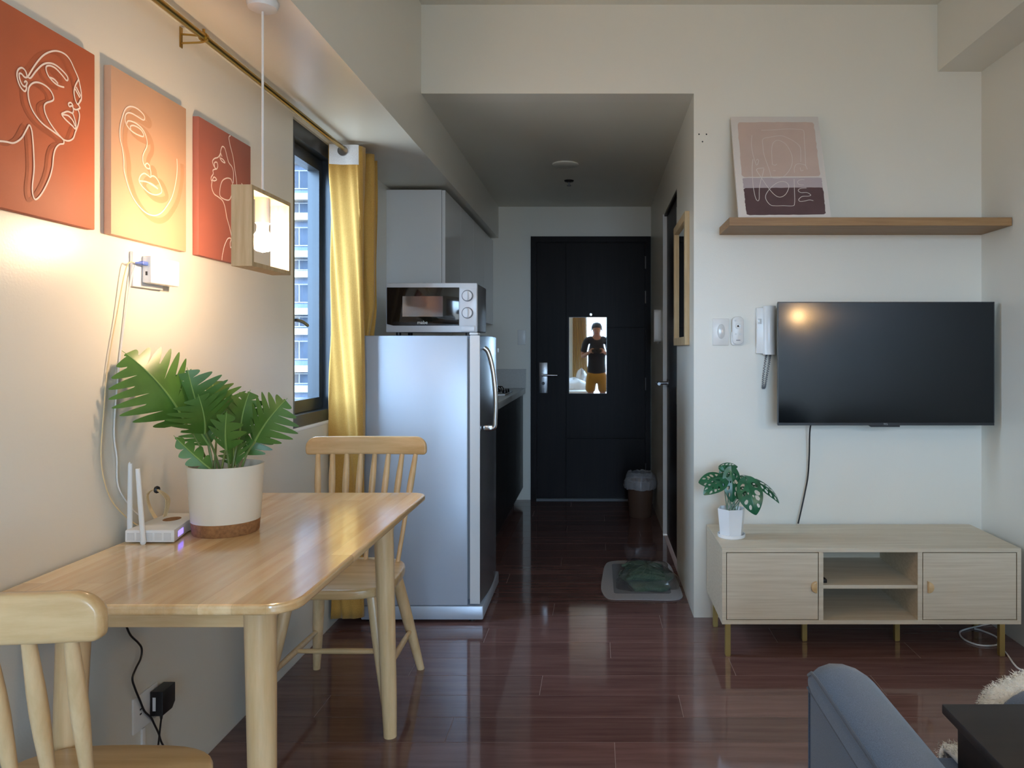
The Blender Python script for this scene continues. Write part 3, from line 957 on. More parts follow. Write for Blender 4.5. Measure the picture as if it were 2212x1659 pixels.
tag(obj('power_cable', B().tube([(XL + 0.012, ya + 0.006, zc + 0.008), (XL + 0.008, ya - 0.006, zc - 0.03), (XL + 0.004, wallY(264), 1.27), (XL + 0.004, wallY(252), 1.15), (XL + 0.004, wallY(243), 1.02), (XL + 0.004, wallY(249), 0.95), (XL + 0.004, wallY(252), 0.88), (XL + 0.01, wallY(275), 0.82), (XL + 0.03, 1.90, 0.79)], 0.0019, n=6), 'white_cable'),
    'thin white cable hanging straight from the wall box to the router', 'cable')

# ---- router on the table
t = thing('wifi_router', 'white wireless router with upright antennas and blue light beside plant pot', 'router', (-1.07, 1.92, TZ))
poly = [(-1.134, 1.826), (-1.016, 1.826), (-1.040, 1.93), (-1.046, 2.02), (-1.142, 2.02)]
bd = obj('body', B().prism(poly, TZ + 0.003, TZ + 0.033, 'xy', bev=0.003), 'white_pl', t, 30)
for k in range(5):
    xa = -1.129 + k * 0.0220
    obj('vent', B().box(xa, xa + 0.0165, 1.8252, 1.8268, TZ + 0.008, TZ + 0.026), 'grey_pl' if k == 9 else 'cab_white', bd, 0)
b = B().box(0.030, 0.070, -0.0006, 0.0006, 0.010, 0.024)
b.move(Matrix.Translation((-1.016, 1.826, TZ)) @ Matrix.Rotation(math.atan2(0.104, -0.024), 4, 'Z'))
obj('status_light', b, 'led', bd, 0)
obj('sticker', B().prism([(-1.088 + 0.02 * cos(k * pi / 8), 1.945 + 0.026 * sin(k * pi / 8)) for k in range(16)], TZ + 0.0331, TZ + 0.0335), 'cork', bd, 0)


def antenna(base, top, w=0.011):
    b = B()
    base, top = Vector(base), Vector(top)
    b.tube([base, base.lerp(top, .1), base.lerp(top, .9), top], 0.0056, n=10, sub=3, rad=lambda k: 0.0068 - 0.0022 * k)
    return obj('antenna', b, 'white_pl', t)


antenna((-1.086, 1.818, TZ + 0.006), (-1.098, 1.816, TZ + 0.182))
antenna((-1.138, 1.850, TZ + 0.020), (-1.134, 1.846, TZ + 0.19))
antenna((-1.060, 2.026, TZ + 0.02), (-1.062, 2.03, TZ + 0.20))
b = B()
for k in range(4):
    b.tube([(-1.135, 1.96 + 0.004 * k, TZ + 0.02), (-1.15, 1.95 + 0.003 * k, TZ + 0.06), (-1.140, 1.925 + 0.002 * k, TZ + 0.100), (-1.115, 1.92 + k * 0.002, TZ + 0.112), (-1.11, 1.955 + 0.006 * k, TZ + 0.08), (-1.125, 1.97 + 0.004 * k, TZ + 0.03)], 0.0016, n=6)
cb = tag(obj('cable_bundle', b, 'yellow_cable'), 'bundle of thin cream cable tied behind the router', 'cable')
obj('cable_tie', B().lathe([(0.008, -0.004), (0.0095, 0), (0.008, 0.004), (0.0055, 0.0), (0.008, -0.004)], (-1.115, 1.925, TZ + 0.112), 16, 'x'), 'black_pl', cb)

# ---- plant on the table
px, py = -0.952, 1.950
t = thing('potted_philodendron', 'leafy philodendron in a cream pot with cork base on the dining table', 'potted plant', (px, py, TZ))
obj('pot', B().lathe([(0.0001, TZ + 0.03), (0.081, TZ + 0.03), (0.0825, TZ + 0.04), (0.0905, TZ + 0.172), (0.0905, TZ + 0.174), (0.087, TZ + 0.174), (0.083, TZ + 0.12), (0.0001, TZ + 0.12)], (px, py, 0), 48), 'pot', t)
obj('cork_base', B().lathe([(0.0001, TZ), (0.076, TZ), (0.079, TZ + 0.004), (0.0815, TZ + 0.034), (0.0001, TZ + 0.034)], (px, py, 0), 48), 'cork', t)
obj('soil', B().lathe([(0.0001, TZ + 0.128), (0.05, TZ + 0.127), (0.083, TZ + 0.122), (0.083, TZ + 0.118)], (px, py, 0), 32), 'soil', t)


def lobed_leaf(base, tip, nrm, width, lobes=6, bend=0.12, fold=0.18, sweep=0.55, cut=0.80):
    base, tip = Vector(base), Vector(tip)
    ax = tip - base
    L = ax.length
    ax.normalize()
    nrm = Vector(nrm)
    nrm = (nrm - ax * nrm.dot(ax)).normalized()
    side = ax.cross(nrm)
    b = B()
    nu, nv = 84, 6

    def pos(u, v):
        # v in metres sideways, u along
        d = bend * L * (u * (1 - u)) * 4
        return base + ax * (u * L) + side * v + nrm * (d - fold * abs(v) + 0.0)
    for sgn in (-1, 1):
        rows = []
        for i in range(nu + 1):
            u = i / nu
            env = width * (sin(pi * min(1, (u + 0.06) / 1.06) ** 0.72)) ** 0.75 if u < 1 else 0.0
            ph = (u * lobes + (0.0 if sgn > 0 else 0.28)) % 1.0
            lob = max(0.0, 1 - abs(2 * ph - 1) ** 1.7)
            lob = lob ** 0.6
            w = env * ((1 - cut) + cut * lob)
            sw = sweep * (1 - 0.45 * u)
            row_ = []
            for j in range(nv + 1):
                v = w * j / nv
                uu = u * 0.86 + sw * v / L - 0.04 * (1 - u)
                row_.append(pos(min(uu, 1.06), sgn * v))
            rows.append(row_)
        b.grid(rows)
    return b, pos, L


def rib_tube(pos, off=0.001):
    b = B()
    b.tube([pos(-0.04 + 0.94 * k / 10, 0.0) for k in range(11)], 0.0018, n=6, sub=2, rad=lambda k: 0.0024 * (1 - k) + 0.0006)
    return b


def zpt(zx, zy, dy):
    return P(150 + zx / 3.071, 700 + zy / 3.071, py + dy)


LV = [  # base, tip (zoom pixels), depth of base and tip, normal, width, lobes, bend
    ((760, 640), (283, 132), -0.03, -0.121, (0.35, -0.6, 0.7), 0.118, 8, 0.12),
    ((880, 640), (770, 245), 0.02, -0.02, (0.25, -0.9, 0.25), 0.085, 6, 0.08),
    ((980, 700), (960, 330), 0.05, 0.09, (-0.1, -1, 0.2), 0.085, 6, 0.08),
    ((1040, 830), (1048, 545), -0.03, -0.07, (0.0, -1, 0.1), 0.050, 4, 0.05),
    ((1130, 740), (1215, 402), 0.03, 0.04, (-0.25, -1, 0.1), 0.075, 5, 0.07),
    ((1235, 770), (1478, 462), 0.0, 0.0, (-0.2, -1, 0.25), 0.085, 6, 0.08),
    ((1175, 860), (1330, 690), 0.04, 0.07, (0.2, -1, 0.3), 0.045, 4, 0.1),
    ((930, 960), (665, 712), -0.02, -0.05, (0.5, -0.8, 0.4), 0.030, 4, -0.06),
    ((925, 800), (815, 620), 0.0, -0.02, (0.2, -1, 0.1), 0.055, 5, 0.06),
    ((1100, 930), (1090, 760), 0.02, 0.05, (-0.1, -1, 0.2), 0.050, 4, 0.05),
    ((1060, 760), (1075, 450), 0.06, 0.10, (0.1, -1, 0.15), 0.065, 5, 0.08),
    ((900, 720), (840, 430), -0.03, -0.09, (0.5, -0.7, 0.5), 0.085, 6, 0.12),
    ((1150, 800), (1010, 560), 0.05, 0.10, (-0.3, -1, 0.1), 0.060, 5, 0.05),
]
random.seed(8)
for (bz, tz, d0, d1_, nr, wd, nl, bd_) in LV:
    bp, tp = zpt(bz[0], bz[1], d0), zpt(tz[0], tz[1], d1_)
    lb, pos, L = lobed_leaf(bp, tp, nr, wd, nl, bd_)
    lf = obj('leaf', lb, 'leaf', t, 60)
    obj('midrib', rib_tube(pos), 'rib', lf)
    g = Vector((px + (bp.x - px) * 0.35 + random.uniform(-0.012, 0.012), py + random.uniform(-0.02, 0.025), TZ + 0.122))
    mid = g.lerp(bp, 0.5) + Vector((0, 0, 0.015))
    obj('stem', B().tube([g, mid, bp], 0.003, n=8, sub=8, rad=lambda k: 0.0034 - 0.0012 * k), 'stem', t)

# ---- outlet, adapter and black cord under the table
oy_ = wallY(312)
t = thing('wall_outlet', 'white double outlet plate low on the wall under the table', 'outlet', (XL, oy_, 0.29))
op = obj('face_plate', B().box(XL, XL + 0.006, oy_ - 0.055, oy_ + 0.05, 0.245, 0.335, bev=0.002), 'white_pl', t)
for k in range(2):
    for dz_ in (-0.006, 0.006):
        obj('socket_slot', B().box(XL + 0.0058, XL + 0.0064, oy_ - 0.03 + k * 0.05, oy_ - 0.022 + k * 0.05, 0.292 + dz_ - 0.002, 0.292 + dz_ + 0.002), 'black_pl', op, 0)
t = thing('power_adapter', 'black plug-in power adapter in the outlet under the table', 'adapter', (XL + 0.03, oy_ + 0.02, 0.27))
ya = oy_ + 0.012
b = B().prism([(ya, 0.262), (ya + 0.046, 0.262), (ya + 0.06, 0.276), (ya + 0.06, 0.325), (ya, 0.325)], XL + 0.007, XL + 0.040, 'yz', bev=0.002)
ab = obj('housing', b, 'black_pl', t, 30)
obj('rating_label', B().box(XL + 0.014, XL + 0.022, ya - 0.0004, ya + 0.0002, 0.275, 0.31), 'white_pl', ab, 0)
b = B().cyl((XL + 0.028, ya + 0.015, 0.263), (XL + 0.028, ya + 0.015, 0.248), 0.005, 0.003, n=10)
b.tube([(XL + 0.028, ya + 0.015, 0.25), (XL + 0.024, ya + 0.012, 0.20), (XL + 0.022, ya + 0.004, 0.12), (XL + 0.03, ya + 0.02, 0.03), (XL + 0.04, ya + 0.06, 0.0035), (XL + 0.05, ya + 0.12, 0.0035)], 0.0024, n=6)
obj('adapter_cord', b, 'black_pl', t)
def on_wall(x, y, lift=0.012):
    Y = F * (-(XL + lift)) / (CX - x)
    return Vector((XL + lift, Y, H - (y - CY) * Y / F))


c0 = [on_wall(*q) for q in ((272, 1350), (282, 1372), (298, 1388), (306, 1401), (304, 1422), (293, 1445), (286, 1466), (292, 1488), (303, 1515), (312, 1536), (326, 1550), (334, 1566), (343, 1585), (350, 1606))]
tag(obj('black_cord', B().tube([on_wall(262, 1322, 0.008)] + c0 + [(XL + 0.014, 2.06, 0.1), (XL + 0.02, 2.1, 0.012), (XL + 0.04, 2.2, 0.0035)], 0.0025, n=6), 'black_pl'), 'wavy thin black cord hanging behind the table down the wall', 'cord')
tag(obj('cord_cover', B().box(XL, XL + 0.006, oy_ - 0.018, oy_ - 0.004, 0.0, 0.243, bev=0.0015), 'white_pl'), 'narrow white cable trunking strip running down from the low outlet', 'trunking')

# ================================================================== KITCHEN SIDE
# ---- fridge
t = thing('fridge', 'silver single-door fridge with curved handle, standing side-on past the table', 'fridge', (-0.79, 3.64, 0))
fx0, fx1, fy0, fy1, fz = -1.049, -0.574, 3.375, 3.915, 1.276
obj('cabinet', B().box(fx0, fx1, fy0, fy1, 0.075, fz, bev=0.006), 'fridge', t)
obj('plinth', B().box(fx0, -0.505, fy0 - 0.001, fy1, 0.012, 0.073, bev=0.006), 'fridge', t)
obj('door_seal', B().box(fx1 + 0.0005, fx1 + 0.010, fy0 + 0.012, fy1 - 0.012, 0.10, fz - 0.015), 'grey_pl', t, 0)
pr = []
for k in range(13):
    u = k / 12
    pr.append((-0.519 + 0.016 * sin(pi * u), fy0 + 0.003 + (fy1 - fy0 - 0.006) * u))
poly = [(-0.5635, fy0 + 0.003)] + pr + [(-0.5635, fy1 - 0.003)]
dr = obj('door', B().prism(poly, 0.082, fz + 0.002, 'xy', bev=0.004), 'fridge_door', t, 30)
obj('door_edge_trim', B().box(-0.5640, -0.5195, fy0 - 0.0005, fy0 + 0.004, 0.083, fz + 0.001, bev=0.001, seg=1), 'fridge_edge', dr)
obj('hinge_cover', B().box(-0.57, -0.53, fy0 + 0.02, fy0 + 0.08, fz + 0.003, fz + 0.014, bev=0.003), 'fridge_edge', t)
hx = -0.500
b = B().tube([(hx - 0.008, 3.42, 1.222), (hx + 0.012, 3.422, 1.20), (hx + 0.032, 3.424, 1.12), (hx + 0.044, 3.425, 1.00), (hx + 0.042, 3.425, 0.90), (hx + 0.036, 3.425, 0.862), (hx - 0.006, 3.425, 0.858)], 0.011, n=12)
obj('handle', b, 'chrome', dr)
obj('handle_foot', B().box(hx - 0.012, hx + 0.03, 3.413, 3.437, 0.852, 0.872, bev=0.003), 'chrome', dr)
obj('badge', B().cyl((-0.5065, 3.87, 1.21), (-0.502, 3.87, 1.21), 0.011, n=20), 'white_pl', dr)
for (xa, ya_) in ((-1.02, 3.41), (-0.56, 3.41), (-1.02, 3.88), (-0.56, 3.88)):
    obj('foot', B().cyl((xa, ya_, 0), (xa, ya_, 0.013), 0.016, n=14), 'black_pl', t)

# ---- microwave on the fridge
mwY = 3.60
t = thing('microwave', 'silver microwave oven with two knobs on top of the fridge', 'microwave', (-0.79, 3.74, fz))
s = F / mwY
wx0, wx1 = (833.5 - CX) / s, (1031 - CX) / s
wz0, wz1 = H + (757 - 718) / s, H + (757 - 611) / s
obj('case', B().box(wx0 + 0.004, wx1 - 0.002, mwY + 0.022, mwY + 0.30, wz0 + 0.004, wz1 - 0.002, bev=0.006), 'grey_pl', t)
fp = obj('front_panel', B().box(wx0, wx1, mwY, mwY + 0.022, wz0, wz1, bev=0.005), 'microwave', t)


def mwx(x): return (x - CX) / s


def mwz(y): return H + (757 - y) / s


obj('door_glass', B().prism([(mwx(836), mwz(700)), (mwx(850), mwz(703.5)), (mwx(992), mwz(703.5)), (mwx(992), mwz(621)), (mwx(836), mwz(621))], mwY - 0.004, mwY + 0.002, 'xz', bev=0.001), 'microglass', t, 30)
dg = obj('viewing_window', B().box(mwx(870), mwx(957), mwY - 0.0048, mwY - 0.0035, mwz(684), mwz(640)), 'microwin', t, 0)
obj('control_panel', B().box(mwx(994), mwx(1029), mwY - 0.003, mwY + 0.002, mwz(704), mwz(623), bev=0.001), 'microwave', t)
obj('door_button', B().box(mwx(997), mwx(1025), mwY - 0.004, mwY + 0.002, mwz(716), mwz(706), bev=0.0015), 'microwave', t)
for yy in (639, 676):
    kx, kz = mwx(1010), mwz(yy)
    kb = obj('knob', B().cyl((kx, mwY - 0.004, kz), (kx, mwY - 0.014, kz), 0.024, 0.0225, n=28).box(kx - 0.004, kx + 0.004, mwY - 0.020, mwY - 0.013, kz - 0.021, kz + 0.021, bev=0.0015), 'microwave', t)
    obj('knob_ring', B().lathe([(0.0255, 0), (0.0275, 0), (0.0275, 0.0015), (0.0255, 0.0015), (0.0255, 0)], (kx, mwY - 0.0045, kz), 28, 'y'), 'grey_pl', kb)
for (xa, ya_) in ((wx0 + 0.05, mwY + 0.04), (wx1 - 0.05, mwY + 0.04), (wx0 + 0.05, mwY + 0.27), (wx1 - 0.05, mwY + 0.27)):
    obj('foot', B().cyl((xa, ya_, fz), (xa, ya_, wz0 + 0.006), 0.012, n=12), 'black_pl', t)


def lettering(name, txt, size, m, parent, mtx):
    cu = bpy.data.curves.new(name, 'FONT')
    cu.body = txt; cu.size = size; cu.align_x = 'CENTER'; cu.extrude = 0.0003
    tmp = bpy.data.objects.new('tmp', cu); COL.objects.link(tmp)
    bpy.context.view_layer.update()
    me = bpy.data.meshes.new_from_object(tmp)
    bpy.data.objects.remove(tmp)
    bm = bmesh.new(); bm.from_mesh(me)
    bpy.data.meshes.remove(me)
    bmesh.ops.transform(bm, matrix=mtx, verts=bm.verts)
    return obj(name, bm, m, parent, 0)


RXZ = Matrix.Rotation(pi / 2, 4, 'X')
lettering('brand_lettering', 'mabe', 0.023, 'white_pl', t, Matrix.Translation((mwx(913), mwY - 0.0046, mwz(700))) @ RXZ)
obj('power_cord', B().tube([(wx0 + 0.12, mwY + 0.301, wz1 - 0.03), (wx0 + 0.06, mwY + 0.315, wz1 + 0.004), (wx0 + 0.0, mwY + 0.31, wz1 - 0.02), (wx0 - 0.012, mwY + 0.30, wz1 - 0.07), (wx0 - 0.006, mwY + 0.32, wz1 - 0.14), (wx0 - 0.03, mwY + 0.34, fz - 0.06)], 0.004, n=8), 'black_pl', t)
tag(obj('loose_cable', B().tube([(wx0 + 0.10, mwY + 0.16, wz1 + 0.001), (wx0 + 0.12, mwY + 0.165, wz1 + 0.006), (wx0 + 0.145, mwY + 0.17, wz1 + 0.012), (wx0 + 0.17, mwY + 0.165, wz1 + 0.006), (wx0 + 0.185, mwY + 0.16, wz1 + 0.001)], 0.0034, n=8), 'black_pl'), 'short black cable arching on top of the microwave', 'cable')

# ---- wall cabinet, base cabinet, counter
ux = -0.839
t = thing('wall_cabinet', 'white glossy kitchen wall cabinet above and beyond the fridge', 'cabinet', (-1.0, 5.17, 1.42))
cy0 = 4.205
obj('carcass', B().box(XL, ux - 0.02, cy0, YE, 1.42, 2.10), 'cab_white', t, 0)
n_d = 4
for k in range(n_d):
    ya = cy0 + (YE - cy0) * k / n_d; yb = cy0 + (YE - cy0) * (k + 1) / n_d
    obj('door', B().box(ux - 0.0185, ux, ya + 0.0012, yb - 0.0012, 1.42, 2.098, bev=0.001, seg=1), 'cab_white', t, 0)
t = thing('base_cabinet', 'very dark kitchen base cabinet under the pale counter', 'cabinet', (-0.88, 5.1, 0))
bc0 = 3.96
obj('carcass', B().box(XL + 0.003, -0.615, bc0, YE - 0.003, 0.10, 0.86), 'cab_dark', t, 0)
obj('toe_kick', B().box(XL + 0.003, -0.67, bc0, YE - 0.003, 0.0, 0.099), 'cab_dark', t, 0)
for k in range(4):
    ya = bc0 + (YE - bc0) * k / 4; yb = bc0 + (YE - bc0) * (k + 1) / 4
    obj('door', B().box(-0.6135, -0.597, ya + 0.002, yb - 0.002, 0.10, 0.855, bev=0.001, seg=1), 'cab_dark', t, 0)
t = thing('kitchen_counter', 'pale stone kitchen counter with upstand beyond the fridge', 'counter', (-0.88, 5.1, 0.862))
obj('worktop', B().box(XL, -0.577, bc0, YE, 0.862, 0.904, bev=0.003), 'counter', t)
obj('upstand', B().box(XL + 0.015, -0.572, YE - 0.015, YE, 0.9045, 1.06, bev=0.001, seg=1), 'counter', t, 0)
obj('upstand', B().box(XL, XL + 0.014, bc0, YE, 0.9045, 1.06, bev=0.001, seg=1), 'counter', t, 0)
t = thing('gas_hob', 'small black gas burner on the kitchen counter', 'hob', (-0.75, 5.4, 0.904))
obj('hob_plate', B().box(-1.02, -0.62, 5.15, 5.62, 0.904, 0.912, bev=0.003), 'steel', t)
b = B()
for (xa, ya_) in ((-0.74, 5.27), (-0.74, 5.50), (-0.92, 5.27), (-0.92, 5.50)):
    bb = B().lathe([(0.045, 0.912), (0.045, 0.925), (0.03, 0.935), (0.0001, 0.936)], (xa, ya_, 0), 20)
    for k in range(4):
        a_ = k * pi / 2 + pi / 4
        bb.tube([(xa + 0.02 * cos(a_), ya_ + 0.02 * sin(a_), 0.945), (xa + 0.07 * cos(a_), ya_ + 0.07 * sin(a_), 0.945), (xa + 0.085 * cos(a_), ya_ + 0.085 * sin(a_), 0.914)], 0.004, n=6, sub=3)
    obj('burner', bb, 'black_pl', t)
for k in range(2):
    obj('knob', B().cyl((-0.645, 5.32 + 0.14 * k, 0.912), (-0.645, 5.32 + 0.14 * k, 0.934), 0.018, 0.015, n=16), 'black_pl', t)
t = thing('utensil_rack', 'small steel rail with hooks under the wall cabinet', 'rack', (-0.83, 5.3, 1.40))
for (zz, x1) in ((1.415, -0.80), (1.375, -0.795)):
    obj('rod', B().cyl((-0.90, 4.86, zz), (x1, 4.90, zz - 0.004), 0.004, n=8), 'steel', t)
obj('bar', B().cyl((-0.88, 4.86, 1.36), (-0.88, 4.86, 1.425), 0.004, n=8), 'steel', t)
tag(obj('switch_plate', B().box(-0.64, -0.575, YE - 0.008, YE, 1.255, 1.375, bev=0.002), 'white_pl'), 'pale blank switch plate on the wall between cabinet and entry door', 'switch')

# ---- hall right: framed mirror, chime, mat, parcel, bin
t = thing('framed_mirror', 'light wood framed mirror on the hall wall beside the side door', 'mirror', (XH, 3.88, 1.24))
qa, qb, qz0, qz1, fw = 3.60, 4.13, 1.236, 1.872, 0.04
for (ya, yb, za, zb) in ((qa, qa + fw, qz0, qz1), (qb - fw, qb, qz0, qz1), (qa + fw, qb - fw, qz0, qz0 + fw), (qa + fw, qb - fw, qz1 - fw, qz1)):
    obj('frame_bar', B().box(XH - 0.022, XH, ya, yb, za, zb, bev=0.001, seg=1), 'lampwood', t, 0)
obj('backing', B().box(XH - 0.006, XH - 0.0005, qa + fw, qb - fw, qz0 + fw, qz1 - fw), 'black_pl', t, 0)
obj('mirror_glass', B().box(XH - 0.009, XH - 0.0062, qa + fw, qb - fw, qz0 + fw, qz1 - fw), 'mirror', t, 0)
t = thing('wall_chime', 'white rounded handset unit on the hall wall near entry door', 'handset', (XH, 5.22, 1.38))
obj('base_plate', B().box(XH - 0.015, XH, 5.30, 5.39, 1.26, 1.40, bev=0.003), 'white_pl', t)
obj('handset', B().prism(rrect(5.17, 5.225, 1.268, 1.49, 0.026, 6), XH - 0.05, XH, 'yz', bev=0.006), 'white_pl', t)

t = thing('floor_mat', 'grey rounded floor mat with darker centre in the hall entrance', 'mat', (0.22, 4.02, 0))
mp_ = [(0.035, 3.74), (0.07, 3.68), (0.2, 3.675), (0.36, 3.665), (0.415, 3.70), (0.425, 3.80), (0.42, 4.05), (0.41, 4.27), (0.37, 4.34), (0.22, 4.35), (0.10, 4.345), (0.05, 4.28), (0.03, 4.05), (0.022, 3.85)]
loopm = [(p.x, p.y) for p in smooth([Vector((a_, c_, 0)) for a_, c_ in mp_ + mp_[:1]], 5)[:-1]]
obj('mat_base', B().prism(loopm, 0.0005, 0.006, 'xy', bev=0.002), 'mat', t)
obj('mat_inset', B().prism(rrect(0.085, 0.37, 3.76, 4.28, 0.02), 0.0062, 0.0075), 'mat2', t, 0)

t = thing('wrapped_parcel', 'folded dark green cloth in clear crinkled plastic on the floor mat', 'parcel', (0.26, 3.98, 0.008))
random.seed(11)
b = B()


def blob(b, cx, cy, z0, rx_, ry_, h, seed, nz=7, nn=28, amp=0.12):
    rnd = random.Random(seed)
    ph = [rnd.uniform(0, 6.28) for _ in range(6)]
    rings = []
    for i in range(nz + 1):
        k = i / nz
        r = (1 - k ** 2.6) ** 0.5 * 0.98 + 0.02
        ring = []
        for j in range(nn):
            a_ = 2 * pi * j / nn
            e = 1 + amp * sin(3 * a_ + ph[0]) + amp * 0.7 * sin(5 * a_ + ph[1] + k * 3) + amp * 0.5 * sin(9 * a_ + ph[2] + 4 * k)
            ring.append(Vector((cx + rx_ * r * e * math.copysign(abs(cos(a_)) ** .7, cos(a_)), cy + ry_ * r * e * math.copysign(abs(sin(a_)) ** .7, sin(a_)), z0 + h * k * (1 + amp * sin(4 * a_ + ph[3])))))
        rings.append(ring)
    b.loft(rings)
    return b


obj('folded_cloth', blob(blob(B(), 0.27, 3.98, 0.0085, 0.128, 0.19, 0.035, 2), 0.26, 4.04, 0.012, 0.105, 0.12, 0.055, 5), 'cloth_green', t, 60)
for k in range(5):
    yk = 3.86 + 0.06 * k
    pts = [(0.15 + 0.02 * sin(k), yk, 0.046), (0.21, yk + 0.012, 0.056 + 0.004 * (k % 2)), (0.28, yk - 0.008, 0.056), (0.35, yk + 0.01, 0.046)]
    obj('cloth_fold', B().tube(pts, 0.009, n=8, sub=5, rad=lambda q: 0.006 + 0.013 * sin(pi * q)), 'cloth_green', t)
obj('plastic_wrap', blob(B(), 0.265, 3.985, 0.0085, 0.150, 0.225, 0.08, 9, nz=10, nn=46, amp=0.09), 'film', t, 0)

bx_, by_ = 0.318, 5.55
t = thing('waste_bin', 'small brown waste bin with a clear plastic liner by the side wall', 'bin', (bx_, by_, 0))
obj('bin_body', B().lathe([(0.0001, 0.0), (0.078, 0.0), (0.082, 0.006), (0.098, 0.262), (0.095, 0.262), (0.079, 0.01), (0.0001, 0.01)], (bx_, by_, 0), 32), 'bin', t)
b = B()
rings = []
rnd = random.Random(5)
for (r, z) in ((0.082, 0.10), (0.094, 0.262), (0.104, 0.272), (0.117, 0.262), (0.121, 0.235), (0.112, 0.205), (0.116, 0.236), (0.112, 0.262), (0.103, 0.300), (0.088, 0.325), (0.075, 0.318)):
    rings.append([Vector((bx_ + (r * (1 + 0.06 * rnd.uniform(-1, 1))) * cos(2 * pi * j / 36), by_ + (r * (1 + 0.06 * rnd.uniform(-1, 1))) * sin(2 * pi * j / 36), z + rnd.uniform(-.006, .006))) for j in range(36)])
b.loft(rings, caps=False)
obj('bin_liner', b, 'liner', t, 30)

# ================================================================== TV SIDE
# ---- television
tvY = 3.27
s = F / tvY
vx0, vx1 = (1680 - CX) / s, (2148 - CX) / s
vz0, vz1 = H + (757 - 919) / s, H + (757 - 652) / s
t = thing('television', 'wall-mounted flat screen television, switched off, above the low console', 'television', ((vx0 + vx1) / 2, tvY, vz0))
obj('back_shell', B().box(vx0 + 0.002, vx1 - 0.002, tvY + 0.006, tvY + 0.028, vz0, vz1, bev=0.004).box(vx0 + 0.12, vx1 - 0.12, tvY + 0.027, tvY + 0.07, vz0 + 0.03, vz0 + 0.33, bev=0.01), 'black_pl', t)
obj('bezel', B().box(vx0, vx1, tvY - 0.001, tvY + 0.007, vz0, vz0 + 0.012, bev=0.001, seg=1).box(vx0, vx0 + 0.004, tvY - 0.001, tvY + 0.007, vz0 + 0.012, vz1).box(vx1 - 0.004, vx1, tvY - 0.001, tvY + 0.007, vz0 + 0.012, vz1).box(vx0 + 0.004, vx1 - 0.004, tvY - 0.001, tvY + 0.007, vz1 - 0.004, vz1), 'tvframe', t, 0)
obj('screen', B().box(vx0 + 0.004, vx1 - 0.004, tvY, tvY + 0.006, vz0 + 0.012, vz1 - 0.004), 'screen', t, 0)
xc = (1913 - CX) / s
obj('sensor_bar', B().prism([(xc - 0.072, vz0 + 0.0005), (xc - 0.062, vz0 - 0.007), (xc + 0.062, vz0 - 0.007), (xc + 0.062, vz0 + 0.0005)], tvY, tvY + 0.014, 'xz', bev=0.001), 'black_pl', t, 0)
lettering('brand_lettering', 'TCL', 0.011, 'chrome', t, Matrix.Translation((xc, tvY - 0.0015, vz0 + 0.0022)) @ RXZ)
obj('mount', B().box(xc - 0.2, xc + 0.2, tvY + 0.0705, YB - 0.012, 1.05, 1.13).box(xc - 0.22, xc + 0.22, YB - 0.012, YB, 1.0, 1.25), 'black_pl', t, 0)
tag(obj('tv_cable', B().tube([P(1760, 895, 3.36), P(1750, 925, 3.38), P(1748, 985, 3.405), P(1745, 1030, 3.415), P(1738, 1068, 3.415), P(1730, 1105, 3.41), P(1724, 1131, 3.41)], 0.0035, n=8), 'black_pl'), 'black cable hanging from the television to the console', 'cable')

# ---- console
ky0, ky1 = 3.0, 3.415
s = F / ky0
kx0, kx1 = (1560 - CX) / s, (2206 - CX) / s
kz1, kz0 = 0.428, 0.128
t = thing('tv_console', 'low pale oak media console with two doors and gold legs', 'console', ((kx0 + kx1) / 2, (ky0 + ky1) / 2, 0))
tt = 0.016
def kX(x): return (x - CX) / s
obj('top_board', B().box(kx0, kx1, ky0, ky1, kz1 - tt, kz1, bev=0.0008, seg=1), 'paleoak', t, 0)
obj('bottom_board', B().box(kx0 + tt, kx1 - tt, ky0, ky1, kz0, kz0 + tt), 'paleoak', t, 0)
for xa in (kx0, kx1 - tt):
    obj('side_board', B().box(xa, xa + tt, ky0, ky1, kz0, kz1 - tt), 'paleoak', t, 0)
va, vb = kX(1769), kX(1983)
for xa in (va, vb):
    obj('divider', B().box(xa, xa + tt + 0.002, ky0 + 0.002, ky1 - 0.01, kz0 + tt, kz1 - tt), 'paleoak', t, 0)
obj('shelf', B().box(va + tt + 0.002, vb, ky0 + 0.006, ky1 - 0.01, 0.267, 0.281), 'paleoak', t, 0)
obj('back_board', B().box(kx0 + tt, kx1 - tt, ky1 - 0.0095, ky1 - 0.003, kz0 + tt, kz1 - tt), 'paleoak', t, 0)
for (xa, xb, kx) in ((kx0 + tt + 0.003, va - 0.003, kX(1763)), (vb + tt + 0.005, kx1 - tt - 0.003, kX(2003))):
    dd = obj('door', B().box(xa, xb, ky0 + 0.0015, ky0 + 0.017, kz0 + tt + 0.003, kz1 - tt - 0.003, bev=0.0006, seg=1), 'paleoak', t, 0)
    sg = -1 if kx < 1.1 else 1
    poly = [(kx, 0.257)] + [(kx + sg * 0.020 * sin(pi * k / 12), 0.277 - 0.022 * cos(pi * k / 12)) for k in range(13)] + [(kx, 0.297)]
    poly = [(kx + sg * 0.021 * sin(pi * k / 12), 0.277 - 0.022 * cos(pi * k / 12)) for k in range(13)]
    obj('knob', B().prism(poly, ky0 - 0.018, ky0 + 0.0012, 'xz', bev=0.002), 'pinex', dd)
for (xx, yy) in ((kX(1573) , 3.012), (kX(2166) , 3.012), (0.866, 3.17), (1.252, 3.17), (0.52, 3.33), (1.66, 3.33)):
    obj('leg', B().box(xx - 0.0105, xx + 0.0105, yy - 0.0105, yy + 0.0105, 0.003, kz0, bev=0.001, seg=1).box(xx - 0.009, xx + 0.009, yy - 0.009, yy + 0.009, 0, 0.003), 'gold_leg', t, 0)
